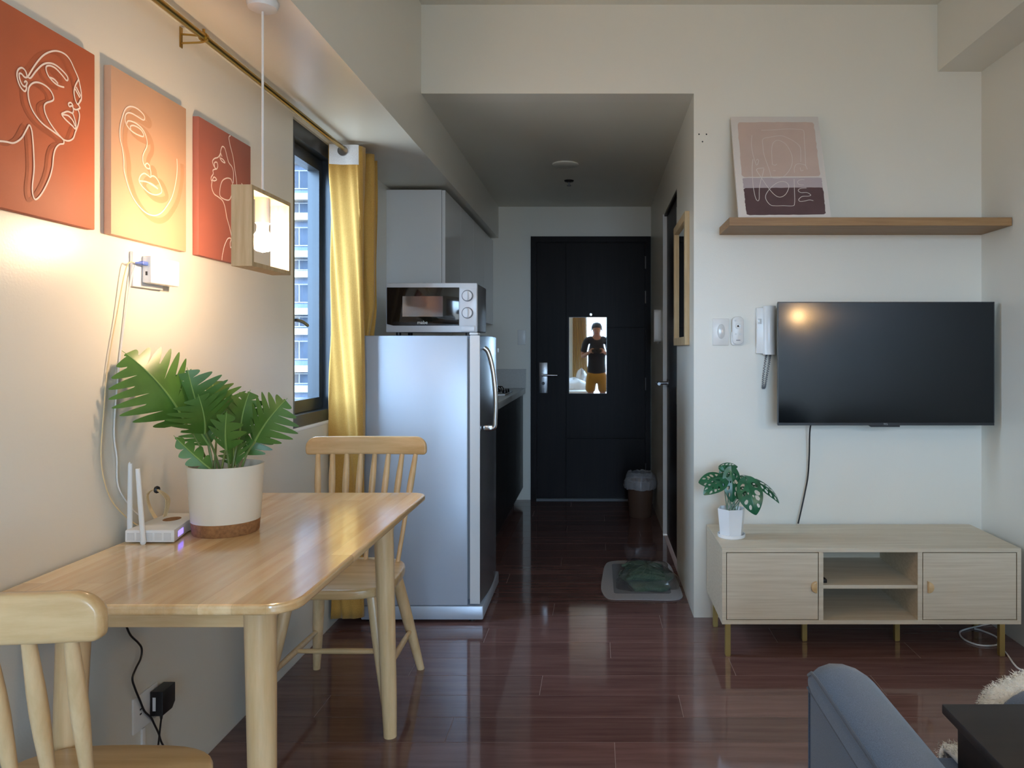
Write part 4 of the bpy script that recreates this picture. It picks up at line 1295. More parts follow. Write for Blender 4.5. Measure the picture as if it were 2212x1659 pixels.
t2 = thing('power_brick', 'small black cable plug lying on the console shelf', 'plug', (va + 0.04, 3.06, 0.281))
obj('housing', B().box(va + 0.019, va + 0.042, 3.03, 3.07, 0.2812, 0.296, bev=0.003), 'black_pl', t2)
obj('cord_stub', B().tube([(va + 0.022, 3.07, 0.288), (va + 0.03, 3.09, 0.30), (va + 0.024, 3.12, 0.286), (va + 0.022, 3.2, 0.2835)], 0.003, n=6), 'black_pl', t2)

# ---- white cable on the floor near the right console leg
pts = [P(2140, 1335, 3.3), P(2090, 1353, 3.2), P(2071, 1362, 3.15), P(2085, 1382, 3.1), P(2120, 1394, 3.07), P(2156, 1391, 3.06), P(2148, 1372, 3.12), P(2100, 1356, 3.2)]
def onfloor(x, y, z=0.004):
    Y = F * (H - z) / (y - CY)
    return Vector(((x - CX) * Y / F, Y, z))
pts = [onfloor(*q) for q in ((2150, 1345), (2095, 1357), (2073, 1366), (2084, 1382), (2118, 1394), (2156, 1392), (2152, 1376), (2120, 1362), (2105, 1358))]
wc = tag(obj('white_floor_cable', B().tube(pts, 0.0036, n=8), 'white_cable'), 'white cable coiled in a loop on the floor under the console', 'cable')
pts = [onfloor(*q) for q in ((2155, 1389), (2164, 1401), (2176, 1414), (2190, 1434), (2204, 1446), (2230, 1452), (2280, 1470))]
tag(obj('white_trailing_cable', B().tube(pts, 0.0034, n=8), 'white_cable'), 'white cable trailing past the console leg towards the sofa', 'cable')

# ---- plant on the console
px, py2 = (1580 - CX) * 3.185 / F, 3.185
PZ = kz1
t = thing('potted_monstera', 'small monstera in a white hexagonal pot on the console', 'potted plant', (px, py2, PZ))
obj('saucer', B().lathe([(0.0001, PZ), (0.054, PZ), (0.0575, PZ + 0.004), (0.058, PZ + 0.016), (0.055, PZ + 0.016), (0.053, PZ + 0.006), (0.0001, PZ + 0.006)], (px, py2, 0), 36), 'ceramic', t)


def hexring(r, z, rot=0.18):
    return [Vector((px + r * cos(rot + 2 * pi * k / 6), py2 + r * sin(rot + 2 * pi * k / 6), z)) for k in range(6)]


b = B().loft([hexring(0.047, PZ + 0.0065), hexring(0.050, PZ + 0.012), hexring(0.060, PZ + 0.122), hexring(0.0565, PZ + 0.122), hexring(0.053, PZ + 0.09)])
obj('pot', b, 'ceramic', t, 20)
obj('soil', B().loft([hexring(0.0528, PZ + 0.0905), hexring(0.0528, PZ + 0.1)]), 'soil', t, 0)


def monstera(base, tip, nrm, width, bend, seed, fold=0.22):
    base, tip = Vector(base), Vector(tip)
    ax = tip - base
    L = ax.length
    ax.normalize()
    nrm = Vector(nrm)
    nrm = (nrm - ax * nrm.dot(ax)).normalized()
    side = ax.cross(nrm)
    rnd = random.Random(seed)
    holes = []
    for sgn in (-1, 1):
        for k in range(4):
            holes.append((0.16 + 0.19 * k + rnd.uniform(-.03, .03), sgn * rnd.uniform(0.42, 0.60), 0.050 + rnd.uniform(0, .02), 0.20))
        holes.append((0.30 + rnd.uniform(0, .3), sgn * 0.18, 0.035, 0.07))
    NU, NV = 64, 56
    bm = bmesh.new()

    def half(u):
        return width * (sin(pi * min(1, u ** 0.62 * 0.995 + 0.002)) ** 0.72)

    vs = []
    for i in range(NU + 1):
        u = i / NU
        w = half(u)
        rw = []
        for j in range(NV + 1):
            v = -1 + 2 * j / NV
            lobeback = -0.16 * (1 - u) ** 4 * abs(v) * 1.3
            p = base + ax * ((u + lobeback + 0.10 * abs(v) * u * (1 - u)) * L) + side * (v * w) + nrm * (bend * L * 4 * u * (1 - u) - fold * abs(v) * w)
            rw.append(bm.verts.new(p))
        vs.append(rw)
    for i in range(NU):
        for j in range(NV):
            u = (i + .5) / NU; v = -1 + 2 * (j + .5) / NV
            cut = False
            for (hu, hv, ru, rv) in holes:
                du = (u - hu) - 0.18 * (abs(v) - abs(hv))
                if (du / ru) ** 2 + ((v - hv) / rv) ** 2 < 1:
                    cut = True
                    break
            if not cut:
                bm.faces.new((vs[i][j], vs[i][j + 1], vs[i + 1][j + 1], vs[i + 1][j]))
    loose = [v for v in bm.verts if not v.link_faces]
    bmesh.ops.delete(bm, geom=loose, context='VERTS')
    return bm


def q8(zx, zy, dy): return P(1490 + zx / 8.733, 990 + zy / 8.733, py2 + dy)


ML = [  # base, tip, depths, normal, half width, bend
    ((760, 400), (610, 130), -0.01, 0.03, (-0.4, -0.8, 0.5), 0.038, 0.10),
    ((600, 170), (905, 160), 0.03, 0.02, (0.1, -0.55, 0.85), 0.030, 0.10),
    ((590, 400), (165, 460), -0.02, -0.04, (0.0, -0.8, 0.6), 0.040, 0.10),
    ((620, 440), (260, 690), -0.05, -0.08, (-0.3, -0.75, 0.6), 0.036, 0.14),
    ((790, 260), (800, 830), -0.03, -0.05, (0.2, -1, 0.1), 0.040, 0.06),
    ((1080, 460), (1250, 1070), -0.06, -0.10, (-0.15, -0.9, 0.35), 0.052, 0.12),
    ((1260, 480), (925, 330), 0.03, 0.04, (0.1, -0.35, 0.95), 0.032, 0.12),
    ((1300, 470), (1690, 850), 0.0, -0.01, (0.45, -0.45, 0.75), 0.034, 0.12),
    ((700, 330), (560, 560), 0.0, -0.05, (-0.2, -0.9, 0.3), 0.035, 0.08),
    ((1080, 600), (880, 760), -0.02, -0.05, (-0.1, -0.8, 0.5), 0.03, 0.1),
]
for i, (bz, tz, d0, d1_, nr, wd, bd_) in enumerate(ML):
    bp, tp = q8(bz[0], bz[1], d0), q8(tz[0], tz[1], d1_)
    obj('leaf', monstera(bp, tp, nr, wd, bd_, i), 'leaf2', t, 60)
    g = Vector((px + 0.02 * cos(i * 2.4), py2 + 0.02 * sin(i * 2.4), PZ + 0.098))
    obj('stem', B().tube([g, g.lerp(bp, 0.55) + Vector((0, 0.006, 0.012)), bp], 0.0022, n=6, sub=6), 'stem2', t)

# ---- floating shelf and leaning print
shz0, shz1 = 1.733, 1.768
t = tag(obj('floating_shelf', B().box(0.556, XR - 0.002, 3.182, YB, shz0, shz1, bev=0.001, seg=1), 'oakshelf', None, 0), 'long brown oak floating shelf above the television', 'shelf')
t = thing('leaning_print', 'abstract blush and plum line-art canvas leaning on the floating shelf', 'canvas print', (0.80, 3.222, shz1), world=False)
lean = math.atan2(0.196, 0.495)
t.rotation_euler = (-lean, 0, 0)
PWD, PHT = 0.393, 0.532
obj('stretched_canvas', B().box(-PWD / 2, PWD / 2, 0.0, 0.016, 0, PHT, bev=0.0015), 'paper', t)


def uv(x, y):
    v = (1593 - y) / 1501.0
    l = 195 - 80 * v
    r = 1570 - 140 * v
    u = (x - l) / (r - l)
    return (-PWD / 2 + u * PWD, v * PHT)


def wob_rect(x0, y0, x1, y1, sd, r=45):
    rnd = random.Random(sd)
    pts = []
    base = rrect(x0, x1, y0, y1, r, 3)
    for (a0, b0), (a1, b1) in zip(base, base[1:] + base[:1]):
        d = math.hypot(a1 - a0, b1 - b0)
        n = max(1, int(d / 60))
        for k in range(n):
            q = k / n
            pts.append((a0 + (a1 - a0) * q + rnd.uniform(-5, 5), b0 + (b1 - b0) * q + rnd.uniform(-5, 5)))
    return pts


for nm, m_, quad, sd in (('blush_block', 'blush', ((215, 180), (1360, 180), (1430, 990), (255, 1000)), 1),
                         ('mauve_block', 'mauve', ((270, 1015), (1445, 1008), (1460, 1160), (275, 1165)), 2),
                         ('plum_block', 'plum', ((278, 1160), (1462, 1150), (1485, 1530), (310, 1540)), 3)):
    pts = []
    for (u_, v_) in wob_rect(0, 0, 1000, 1000, sd, 45 if sd != 2 else 60):
        u_ /= 1000; v_ /= 1000
        (ax_, ay_), (bx__, by__), (cx_, cy_), (dx_, dy_) = quad
        x = (1 - v_) * ((1 - u_) * ax_ + u_ * bx__) + v_ * ((1 - u_) * dx_ + u_ * cx_)
        y = (1 - v_) * ((1 - u_) * ay_ + u_ * by__) + v_ * ((1 - u_) * dy_ + u_ * cy_)
        pts.append(uv(x, y))
    obj(nm, B().prism(pts, -0.0006 - 0.0001 * sd, 0.0005, 'xz'), m_, t, 0)
SP = [
    [(425, 380), (415, 520), (430, 660), (460, 770), (485, 830), (515, 770), (500, 740), (480, 760)],
    [(590, 870), (480, 890), (540, 1000), (640, 1150), (740, 1260), (820, 1290), (900, 1250), (950, 1160), (940, 1100), (870, 1065), (770, 1090), (670, 1170), (605, 1260), (610, 1330), (670, 1400), (750, 1412), (860, 1410), (1000, 1412), (1030, 1370), (1035, 1200), (1035, 1030)],
    [(590, 880), (570, 960), (530, 1080), (510, 1200), (505, 1310), (485, 1342), (455, 1310), (430, 1200), (415, 1040), (415, 860), (430, 740)],
    [(720, 820), (715, 720), (715, 600), (740, 500), (800, 458), (870, 475), (940, 530), (1000, 640), (1020, 740), (1000, 850), (940, 940), (870, 1000), (780, 1020), (700, 1000), (670, 900), (630, 780), (595, 660), (585, 540), (590, 440), (700, 410), (850, 388), (930, 410), (1040, 465), (1130, 540), (1150, 620), (1145, 780)],
    [(720, 820), (760, 830), (785, 810)], [(725, 905), (765, 910)],
    [(570, 305), (760, 300), (950, 285), (1100, 290), (1200, 310), (1210, 450), (1215, 650), (1215, 840)],
    [(1045, 940), (1045, 870), (1080, 815), (1150, 810), (1210, 830), (1240, 890)], [(1130, 860), (1145, 910), (1180, 900)],
    [(1215, 1160), (1130, 1165), (1090, 1195), (1130, 1225), (1220, 1225), (1275, 1260), (1240, 1275), (1150, 1280), (1095, 1320), (1110, 1350), (1180, 1345), (1250, 1330), (1310, 1340)],
    [(1190, 1040), (1130, 1040), (1085, 1070), (1110, 1110), (1180, 1115)],
    [(280, 1005), (800, 998), (1440, 992)],
]
b = B()
for k, st in enumerate(SP):
    ribbon(b, [Vector((uv(x, y)[0], -0.0013, uv(x, y)[1])) for x, y in st], 0.0024 if k in (1, 2, 9) else 0.0018, (0, -1, 0))
obj('line_drawing', b, 'paper', t, 0)

# ---- intercom handset, switch, remote, plug holes
s = F / YB
def bx(x): return (x - CX) / s
def bz(y): return H + (757 - y) / s
t = thing('intercom_phone', 'cream wall intercom with handset and coiled cord beside the television', 'intercom', (bx(1655), YB, bz(766)))
obj('base_unit', B().box(bx(1632), bx(1695), YB - 0.028, YB, bz(764), bz(665), bev=0.004), 'white_pl', t)
b = B()
rings = []
for k in range(17):
    u = k / 16
    z = bz(766) + (bz(662.5) - bz(766)) * u
    th_ = 0.026 + 0.018 * (abs(2 * u - 1) ** 3)
    ring = []
    for q in range(14):
        a_ = pi * q / 13
        ring.append(Vector((bx(1658) - 0.027 * cos(a_) * (0.95 if 0.2 < u < 0.8 else 1), YB - 0.029 - th_ * abs(sin(a_)) ** 0.6, z)))
    rings.append(ring)
b.loft(rings)
obj('handset', b, 'white_pl', t, 50)
obj('call_button', B().box(bx(1634.5), bx(1642), YB - 0.031, YB - 0.027, bz(700), bz(689), bev=0.001), 'cab_white', t)
b = B()
pts = []
A0, A1, A2 = Vector((bx(1659), YB - 0.02, bz(766))), Vector((bx(1653), YB - 0.02, bz(836))), Vector((bx(1646), YB - 0.014, bz(837)))
path = [Vector((bx(1661), YB - 0.03, bz(765))), Vector((bx(1660.5), YB - 0.022, bz(776))), Vector((bx(1655), YB - 0.018, bz(810))), Vector((bx(1651), YB - 0.016, bz(835))), Vector((bx(1646.5), YB - 0.014, bz(837))), Vector((bx(1648), YB - 0.014, bz(810))), Vector((bx(1653), YB - 0.014, bz(773))), Vector((bx(1655), YB - 0.014, bz(764)))]
sp = smooth(path, 40)
for i, p in enumerate(sp):
    a_ = i * 1.15
    pts.append(p + Vector((0.0042 * cos(a_), 0.0042 * sin(a_), 0)))
b.tube(pts, 0.0014, n=5, sub=1)
obj('coiled_cord', b, 'grey_pl', t)
t = thing('light_switch', 'square cream light switch with an oval rocker near the hall corner', 'switch', (bx(1556), YB, bz(746)))
obj('face_plate', B().box(bx(1539), bx(1574), YB - 0.009, YB, bz(746), bz(688), bev=0.0025), 'white_pl', t)
obj('oval_rocker', B().prism([(bx(1557) + 0.0175 * cos(2 * pi * k / 28), bz(716) + 0.033 * sin(2 * pi * k / 28)) for k in range(28)], YB - 0.013, YB - 0.0085, 'xz', bev=0.0015), 'cab_white', t)
t = thing('remote_control', 'small white remote in a wall cradle beside the light switch', 'remote control', (bx(1592), YB, bz(746)))
obj('cradle', B().prism(rrect(bx(1578.5), bx(1606), bz(746), bz(715), 0.012, 5), YB - 0.012, YB, 'xz', bev=0.002), 'white_pl', t)
rm = obj('remote_body', B().prism(rrect(bx(1580), bx(1604.5), bz(744), bz(684), 0.022, 6), YB - 0.026, YB - 0.0121, 'xz', bev=0.004), 'white_pl', t)
rc = (bx(1592), bz(705))
obj('dial_ring', B().lathe([(0.010, 0), (0.0135, 0), (0.0135, 0.002), (0.010, 0.002), (0.010, 0)], (rc[0], YB - 0.0275, rc[1]), 24, 'y'), 'cab_white', rm)
for (xx, yy) in ((1592, 705), (1586, 693), (1598, 693), (1587, 722), (1597, 722)):
    obj('button', B().cyl((bx(xx), YB - 0.0275, bz(yy)), (bx(xx), YB - 0.0255, bz(yy)), 0.0042, n=12), 'cab_white', rm)
obj('printed_mark', B().box(bx(1588), bx(1597), YB - 0.0264, YB - 0.0258, bz(736), bz(734.4)), 'grey_pl', rm, 0)
for (xx, yy, wh) in ((1510, 290, 'upper tiny dark screw hole closest to the hall corner'), (1526, 290, 'upper tiny dark screw hole further from the hall corner'), (1517.5, 306, 'tiny dark screw hole below the other two beside the hall corner')):
    tag(obj('screw_hole', B().lathe([(0.0001, -0.0015), (0.0028, -0.001), (0.0036, 0.0)], (bx(xx), YB + 0.0, bz(yy)), 12, 'y'), 'eye'), wh, 'screw hole', 'three screw holes in the wall')

# ================================================================== SOFA CORNER
t = thing('sofa', 'slate blue fabric sofa with a padded piped arm facing the television', 'sofa', (1.05, 1.0, 0))
AY0, AY1 = 0.50, 1.492


def arm(x0, x1, flip=False):
    # outer panel body
    a = obj('arm_panel', B().box(x0 + 0.006, x1 - 0.004, AY0, AY1 - 0.006, 0.05, 0.552, bev=0.006), 'sofa', t)
    prof = [(x0, 0.552), (x0 - 0.001, 0.575), (x0 + 0.001, 0.596), (x0 + 0.014, 0.608), (x0 + 0.035, 0.616), (x0 + 0.06, 0.615), (x0 + 0.085, 0.606), (x1 - 0.004, 0.590), (x1 + 0.002, 0.57), (x1, 0.552)]
    if flip:
        prof = [(x0 + x1 - u, v) for u, v in prof]
    pd = B()
    rings = []
    n = 26
    for i in range(n + 1):
        y_ = AY0 + (AY1 - AY0) * i / n
        k = max(0.0, (y_ - (AY1 - 0.07)) / 0.07)
        sh = 1 - 0.55 * k ** 2.4
        sx = 1 - 0.10 * k ** 3
        cxm = (x0 + x1) / 2
        rings.append([Vector((cxm + (u - cxm) * sx, y_, 0.552 + (v - 0.552) * sh)) for u, v in prof])
    pd.loft(rings)
    pad = obj('arm_pad', pd, 'sofa', t, 60)
    pts = [(r[2].x, r[2].y, r[2].z) for r in rings]
    obj('arm_piping', B().tube(pts, 0.0034, n=8, sub=1), 'piping', pad)
    obj('lower_piping', B().tube([(x0 + 0.002, AY0 + 0.01, 0.553), (x0 + 0.002, AY1 - 0.012, 0.553)], 0.003, n=8, sub=2), 'piping', pad)
    obj('front_piping', B().tube([(x0 + 0.006, AY1 - 0.010, 0.06), (x0 + 0.006, AY1 - 0.010, 0.55)], 0.0034, n=8, sub=2), 'piping', a)


arm(0.410, 0.522)
arm(1.590, 1.702, True)
obj('seat_base', B().box(0.524, 1.588, 0.52, 1.47, 0.08, 0.28, bev=0.01), 'sofa', t)
for k in range(2):
    xa = 0.526 + 0.531 * k
    obj('seat_cushion', B().box(xa, xa + 0.527, 0.66, 1.495, 0.282, 0.42, bev=0.03, seg=4), 'sofa', t, 60)
    obj('back_cushion', B().box(xa, xa + 0.527, 0.505, 0.64, 0.425, 0.80, bev=0.04, seg=4), 'sofa', t, 60)
obj('back_frame', B().box(0.412, 1.70, 0.40, 0.496, 0.05, 0.74, bev=0.02, seg=3), 'sofa', t)
for (xx, yy) in ((0.45, 1.45), (1.66, 1.45), (0.45, 0.45), (1.66, 0.45)):
    obj('foot', B().cyl((xx, yy, 0), (xx, yy, 0.06), 0.016, 0.022, n=14), 'black_wood', t)

t = thing('lap_tray_table', 'dark espresso tray table standing on the sofa seat', 'tray table', (0.85, 1.02, 0.42))
gx0, gx1, gy0, gy1, gz = 0.576, 1.13, 0.78, 1.268, 0.620
obj('tray_top', B().box(gx0, gx1, gy0, gy1, gz - 0.016, gz, bev=0.002), 'dark_table', t)
for xa in (gx0 + 0.018, gx1 - 0.034):
    obj('side_panel', B().box(xa, xa + 0.016, gy0 + 0.03, gy1 - 0.018, 0.421, gz - 0.0165, bev=0.001, seg=1), 'dark_table', t, 0)
obj('cross_rail', B().box(gx0 + 0.035, gx1 - 0.035, gy0 + 0.05, gy0 + 0.065, gz - 0.07, gz - 0.0165), 'dark_table', t, 0)

# cushion with white fur throw
cxx, cyy = 0.905, 1.412
t = thing('seat_pillow', 'grey-blue round-topped cushion under the white fluffy throw on the sofa', 'cushion', (cxx, cyy, 0.42))
rings = []
for i in range(17):
    u = -1 + 2 * i / 16
    k = max(0.02, 1 - abs(u) ** 4) ** 0.5
    ring = []
    for j in range(36):
        a_ = 2 * pi * j / 36
        ring.append(Vector((cxx + 0.172 * k * math.copysign(abs(cos(a_)) ** .8, cos(a_)), cyy + 0.066 * u - 0.038, 0.421 + 0.088 + 0.088 * k * math.copysign(abs(sin(a_)) ** .8, sin(a_)))))
    rings.append(ring)
obj('cushion_cover', B().loft(rings), 'sofa', t, 80)


def fur(bm, pts_n, length, rnd):
    for p, n_ in pts_n:
        d = (n_ + Vector((rnd.uniform(-.8, .8), rnd.uniform(-.8, .8), rnd.uniform(-.8, .5)))).normalized()
        L = length * rnd.uniform(.5, 1.1)
        s_ = d.orthogonal().normalized() * 0.0007
        rot = Matrix.Rotation(rnd.uniform(0, 6.28), 3, d)
        s_ = rot @ s_
        v = [bm.verts.new(q) for q in (p - s_, p + s_, p + d * L + Vector((0, 0, -0.2 * L)))]
        bm.faces.new(v)


rnd = random.Random(7)
t = thing('fur_throw', 'white fluffy faux-fur throw over the sofa seat edge and cushion', 'throw', (0.86, 1.45, 0.42))
b = B()
rings = []
pn = []
for i in range(33):
    a_ = pi * (-0.06 + 1.12 * i / 32)
    ring = []
    for j in range(12):
        c = 2 * pi * j / 12
        rr = 0.013 + 0.003 * sin(i * 1.3)
        ca, sa_ = cos(a_), sin(a_)
        R0x, R0z = 0.163, 0.086
        n_ = Vector((ca, 0, sa_)).normalized()
        q = Vector((cxx + R0x * math.copysign(abs(ca) ** .85, ca), cyy + 0.026, 0.500 + R0z * math.copysign(abs(sa_) ** .85, sa_)))
        off = n_ * (rr * 0.85 * cos(c)) + Vector((0, 1, 0)) * (0.030 * sin(c))
        ring.append(q + off)
        nn = (n_ * cos(c) + Vector((0, 1, 0)) * sin(c) * 0.5).normalized()
        for _ in range(60):
            pn.append((q + off + Vector((rnd.uniform(-.007, .007), rnd.uniform(-.008, .008), rnd.uniform(-.007, .007))), nn))
    rings.append(ring)
b.loft(rings)
dr_ = obj('throw_roll', b, 'fur', t, 80)
bmf = bmesh.new(); fur(bmf, pn, 0.008, rnd)
ff = obj('fur_pile', bmf, 'fur', dr_, 0); ff['kind'] = 'stuff'
b = B()
rows = []
pn = []
sheet = [(1.30, 0.436), (1.40, 0.438), (1.46, 0.438), (1.497, 0.434), (1.512, 0.415), (1.516, 0.38), (1.516, 0.33), (1.517, 0.27)]
for i, (yy, zz) in enumerate(sheet):
    rw = []
    for j in range(25):
        u = j / 24
        x = 0.682 + 0.36 * u
        q = Vector((x, yy + 0.006 * sin(j * 1.1), zz + 0.004 * sin(j * 0.9 + i)))
        rw.append(q)
        n_ = Vector((-.3 if j < 2 else 0, 0.2 if i < 4 else 1, 1 if i < 4 else 0.15)).normalized()
        for _ in range(60):
            pn.append((q + Vector((rnd.uniform(-.009, .009), rnd.uniform(-.02, .004), rnd.uniform(-.004, .004))), n_))
    rows.append(rw)
b.grid(rows)
sh_ = obj('throw_sheet', b, 'fur', t, 80)
sol = sh_.modifiers.new('thickness', 'SOLIDIFY'); sol.thickness = 0.012; sol.offset = -1
bmf = bmesh.new(); fur(bmf, pn, 0.009, rnd)
ff = obj('fur_pile', bmf, 'fur', sh_, 0); ff['kind'] = 'stuff'

# ================================================================== REAR OF THE ROOM (mirror, screen reflections)
t = thing('wall_sconce', 'small warm globe lamp on the right wall, reflected in the television', 'lamp', (XR, 0.22, 1.45))
obj('wall_plate', B().cyl((XR, 0.22, 1.47), (XR - 0.012, 0.22, 1.47), 0.035, n=24), 'brass', t)
obj('sconce_arm', B().tube([(XR - 0.01, 0.22, 1.46), (XR - 0.05, 0.22, 1.45), (XR - 0.07, 0.22, 1.465)], 0.005, n=8), 'brass', t)
obj('globe', B().lathe([(0.0001, 1.462)] + [(0.035 * sin(pi * k / 12), 1.497 - 0.035 * cos(pi * k / 12)) for k in range(1, 12)] + [(0.0001, 1.532)], (XR - 0.07, 0.22, 0), 20), 'sconce', t)

t = thing('rear_curtain', 'mustard curtain beside the bright window, seen in the door mirror', 'curtain', (-0.33, YR + 0.1, 0.05))
rows = []
for i in range(24):
    z = 0.04 + 2.44 * i / 23
    k = (1 - i / 23)
    rows.append([Vector((-0.47 + 0.27 * j / 60 + 0.03 * k * (j / 60), YR + 0.10 + 0.03 * sin(j * 0.95) + 0.006 * sin(z * 3 + j * .2), z)) for j in range(61)])
o = obj('curtain_cloth', B().grid(rows), 'curtain', t, 80)
sol = o.modifiers.new('thickness', 'SOLIDIFY'); sol.thickness = 0.002

t = thing('bed', 'low bed with white rumpled bedding under the rear window, seen in the mirror', 'bed', (-0.62, -1.7, 0))
obj('bed_base', B().box(-1.12, -0.14, -2.44, -0.95, 0.06, 0.28, bev=0.01), 'dark_table', t)
obj('mattress', B().box(-1.11, -0.15, -2.43, -0.96, 0.281, 0.50, bev=0.03, seg=3), 'linen', t)
for (xx, yy) in ((-1.08, -2.4), (-0.18, -2.4), (-1.08, -0.99), (-0.18, -0.99)):
    obj('foot', B().cyl((xx, yy, 0), (xx, yy, 0.062), 0.025, n=12), 'dark_table', t)
tag(obj('rumpled_duvet', blob(blob(B(), -0.42, -1.75, 0.501, 0.25, 0.42, 0.20, 3, amp=0.1), -0.28, -1.9, 0.501, 0.12, 0.16, 0.34, 8, amp=0.14), 'linen', None, 40), 'heap of white rumpled bed linen seen in the door mirror', 'bedding')

# ---- person holding the phone (visible in the door mirror)
def skin_mesh(name, verts, edges, m, parent, root=0, sub=2):
    me = bpy.data.meshes.new('tmp')
    me.from_pydata([v[0] for v in verts], edges, [])
    ob = bpy.data.objects.new('tmp', me)
    COL.objects.link(ob)
    ob.modifiers.new('s', 'SKIN')
    sv = me.skin_vertices[0].data
    for i, v in enumerate(verts):
        r = v[1]
        sv[i].radius = r if isinstance(r, tuple) else (r, r)
        sv[i].use_root = (i == root)
    ss = ob.modifiers.new('u', 'SUBSURF'); ss.levels = sub; ss.render_levels = sub
    bpy.context.view_layer.update()
    dg_ = bpy.context.evaluated_depsgraph_get()
    nm = bpy.data.meshes.new_from_object(ob.evaluated_get(dg_))
    bpy.data.objects.remove(ob)
    bm = bmesh.new(); bm.from_mesh(nm)
    bpy.data.meshes.remove(nm)
    return obj(name, bm, m, parent, 180)


PY = -0.36
t = thing('person', 'person in a black shirt and mustard shorts holding a phone, reflected in the mirror', 'person', (0, PY, 0))
V, E = [], []


def av(p, r, link=None):
    V.append((Vector(p) - Vector((0, PY, 0)), r))
    if link is not None:
        E.append((link, len(V) - 1))
    return len(V) - 1


pel = av((0, PY, 0.86), (0.15, 0.105))
wai = av((0, PY, 1.02), (0.13, 0.09), pel)
che = av((0, PY + 0.01, 1.22), (0.15, 0.10), wai)
nkb = av((0, PY + 0.01, 1.40), (0.085, 0.07), che)
nk = av((0, PY + 0.025, 1.45), 0.056, nkb)
jaw = av((0, PY + 0.05, 1.485), (0.064, 0.07), nk)
hd_ = av((0, PY + 0.045, 1.555), (0.084, 0.096), jaw)
tp_ = av((0, PY + 0.035, 1.625), (0.066, 0.078), hd_)
for sx in (-1, 1):
    sh2 = av((sx * 0.165, PY, 1.375), 0.058, nkb)
    el = av((sx * 0.235, PY + 0.03, 1.10), 0.042, sh2)
    wr = av((sx * 0.125, PY + 0.235, 1.18), 0.026, el)
    pm = av((sx * 0.098, PY + 0.30, 1.205), (0.032, 0.022), wr)
    for k, (dx, dz_) in enumerate(((0.012, 0.030), (0.004, 0.034), (-0.004, 0.028))):
        f1 = av((sx * (0.085 - 0.004 * k), PY + 0.325 - 0.012 * k, 1.222 + 0.012 * (1 - k)), 0.010, pm)
        f2 = av((sx * (0.066 - 0.004 * k), PY + 0.338 - 0.016 * k, 1.226 + 0.012 * (1 - k)), 0.009, f1)
        av((sx * (0.048 - 0.002 * k), PY + 0.332 - 0.016 * k, 1.224 + 0.010 * (1 - k)), 0.008, f2)
    f1 = av((sx * 0.082, PY + 0.318, 1.180), 0.010, pm)
    f2 = av((sx * 0.066, PY + 0.324, 1.172), 0.009, f1)
    av((sx * 0.05, PY + 0.322, 1.172), 0.008, f2)
    t1 = av((sx * 0.085, PY + 0.285, 1.185), 0.012, pm)
    av((sx * 0.055, PY + 0.298, 1.178), 0.010, t1)
    hip = av((sx * 0.09, PY, 0.80), 0.085, pel)
    kn = av((sx * 0.10, PY + 0.01, 0.46), 0.052, hip)
    an = av((sx * 0.105, PY - 0.01, 0.09), 0.034, kn)
    heel = av((sx * 0.105, PY + 0.005, 0.036), 0.036, an)
    av((sx * 0.12, PY + 0.14, 0.026), (0.040, 0.026), heel)
WORLD_SAVE = WORLD.pop(t.name)
skin_mesh('body', V, E, 'skin', t)
# clothing
Vs = []; Es = []
V, E = Vs, Es
aZ = av((0, PY, 0.80), (0.178, 0.13)); a0 = av((0, PY, 0.88), (0.172, 0.126), aZ); a1 = av((0, PY, 1.02), (0.158, 0.112), a0); a2 = av((0, PY + 0.008, 1.22), (0.168, 0.115), a1); a3 = av((0, PY + 0.01, 1.405), (0.092, 0.08), a2)
for sx in (-1, 1):
    u1 = av((sx * 0.175, PY, 1.372), 0.068, a3)
    av((sx * 0.222, PY + 0.022, 1.15), 0.06, u1)
skin_mesh('shirt', V, E, 'shirt', t)
V, E = [], []
a0 = av((0, PY, 0.90), (0.160, 0.114)); a1 = av((0, PY, 0.80), (0.165, 0.12), a0)
for sx in (-1, 1):
    u1 = av((sx * 0.095, PY, 0.72), 0.098, a1)
    av((sx * 0.108, PY + 0.01, 0.50), 0.092, u1)
skin_mesh('shorts', V, E, 'shorts', t)
b = B()
rings = []
for i in range(9):
    k = i / 8
    z = 1.548 + 0.135 * k
    r = 0.106 * (1 - k ** 3) ** 0.5 + 0.004
    rings.append([Vector((r * 0.86 * cos(2 * pi * j / 28), 0.030 + r * 1.06 * sin(2 * pi * j / 28) - 0.012 * (1 - k), z + (0.045 * (1 - k) * max(0, sin(2 * pi * j / 28))))) for j in range(28)])
b.loft(rings)
obj('hair', b, 'hair', t, 80)
for sx in (-1, 1):
    obj('eye', B().lathe([(0.0001, -0.006), (0.008, 0), (0.0001, 0.006)], (sx * 0.03, 0.140, 1.552), 12), 'eye', t)
    obj('ear', B().lathe([(0.0001, -0.028), (0.010, -0.012), (0.011, 0.012), (0.0001, 0.028)], (sx * 0.087, 0.035, 1.545), 12), 'skin', t)
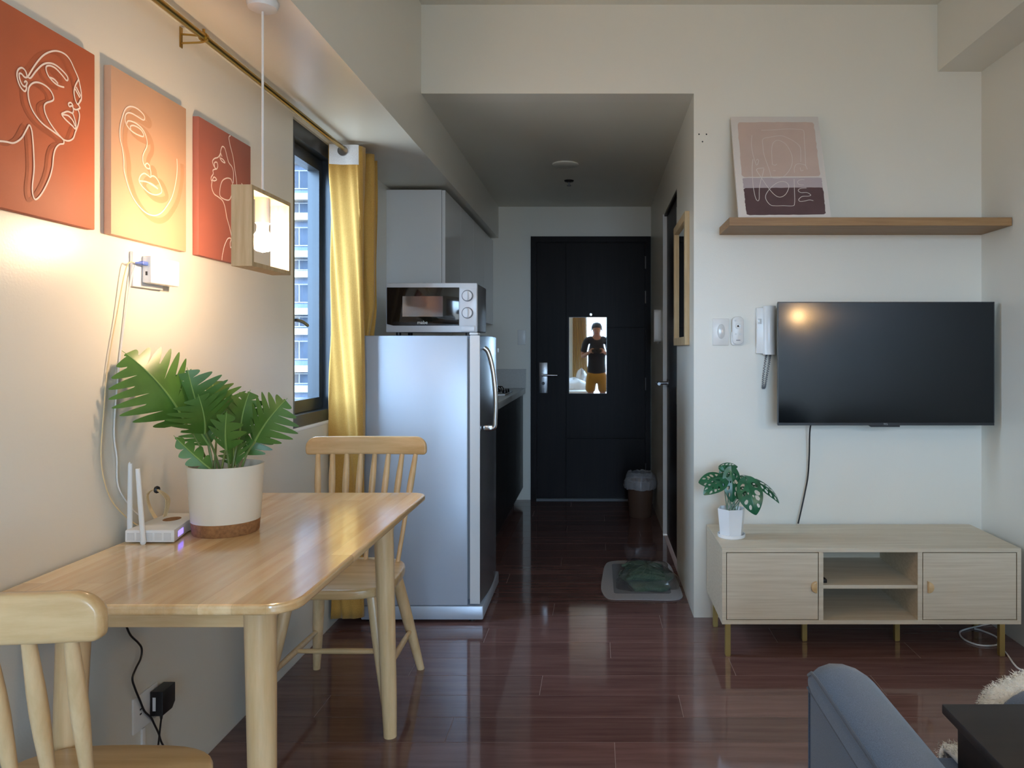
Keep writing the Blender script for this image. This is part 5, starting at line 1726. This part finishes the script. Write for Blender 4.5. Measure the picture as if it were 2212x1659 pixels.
obj('nose', B().cyl((0, 0.132, 1.552), (0, 0.152, 1.520), 0.007, 0.012, n=12), 'skin', t)
obj('mouth', B().box(-0.022, 0.022, 0.108, 0.122, 1.488, 1.497, bev=0.003), 'lip', t)
tph = thing('phone', 'dark slab phone held level in both hands, reflected in the mirror', 'phone', (0, -0.028, 1.21))
obj('phone_body', B().prism(rrect(-0.078, 0.078, 1.174, 1.246, 0.010, 5), -0.033, -0.024, 'xz', bev=0.002), 'black_pl', tph)
obj('lens', B().cyl((0.0, -0.0238, 1.21), (0.0, -0.021, 1.21), 0.007, n=18), 'microglass', tph)

# ================================================================== OUTSIDE: apartment tower
t = thing('apartment_tower', 'tall pale blue apartment tower with white slab bands outside the side window', 'building', (-18, 40, -14))
bx0_, bx1_, by0_ = -26.0, -12.0, 40.0
obj('wall', B().box(bx0_, bx1_, by0_, by0_ + 6, -14, 20), 'facade', t, 0)
wd_data = gl_data = ac_data = None
z = H + (757 - 838) * 40 / F - 3 * 3.0
bands = []
while z < 19:
    bands += [z, z + 1.05]
    z += 2.99
for z in bands:
    o = obj('slab_band', B().box(bx0_, bx1_, by0_ - 0.55, by0_, z - 0.17, z + 0.17), 'slab', t, 0)
for i, z in enumerate(bands[:-1]):
    gap = bands[i + 1] - z - 0.34
    hgt = min(1.0, gap - 0.14)
    for xc_ in (-24.0, -21.3, -18.6, -15.65, -13.2):
        zc_ = z + 0.17 + gap / 2
        wn = obj('window', B().box(xc_ - 0.62, xc_ + 0.62, by0_ - 0.06, by0_, zc_ - hgt / 2, zc_ + hgt / 2), 'slab', t, 0)
        for (pa, pb) in ((-0.56, -0.03), (0.03, 0.56)):
            obj('pane', B().box(xc_ + pa, xc_ + pb, by0_ - 0.075, by0_ - 0.058, zc_ - hgt / 2 + 0.06, zc_ + hgt / 2 - 0.06), 'facade_glass', wn, 0)
        if i % 2:
            obj('aircon_unit', B().box(xc_ + 0.8, xc_ + 1.25, by0_ - 0.4, by0_, zc_ - 0.25, zc_ + 0.15), 'slab', t, 0)
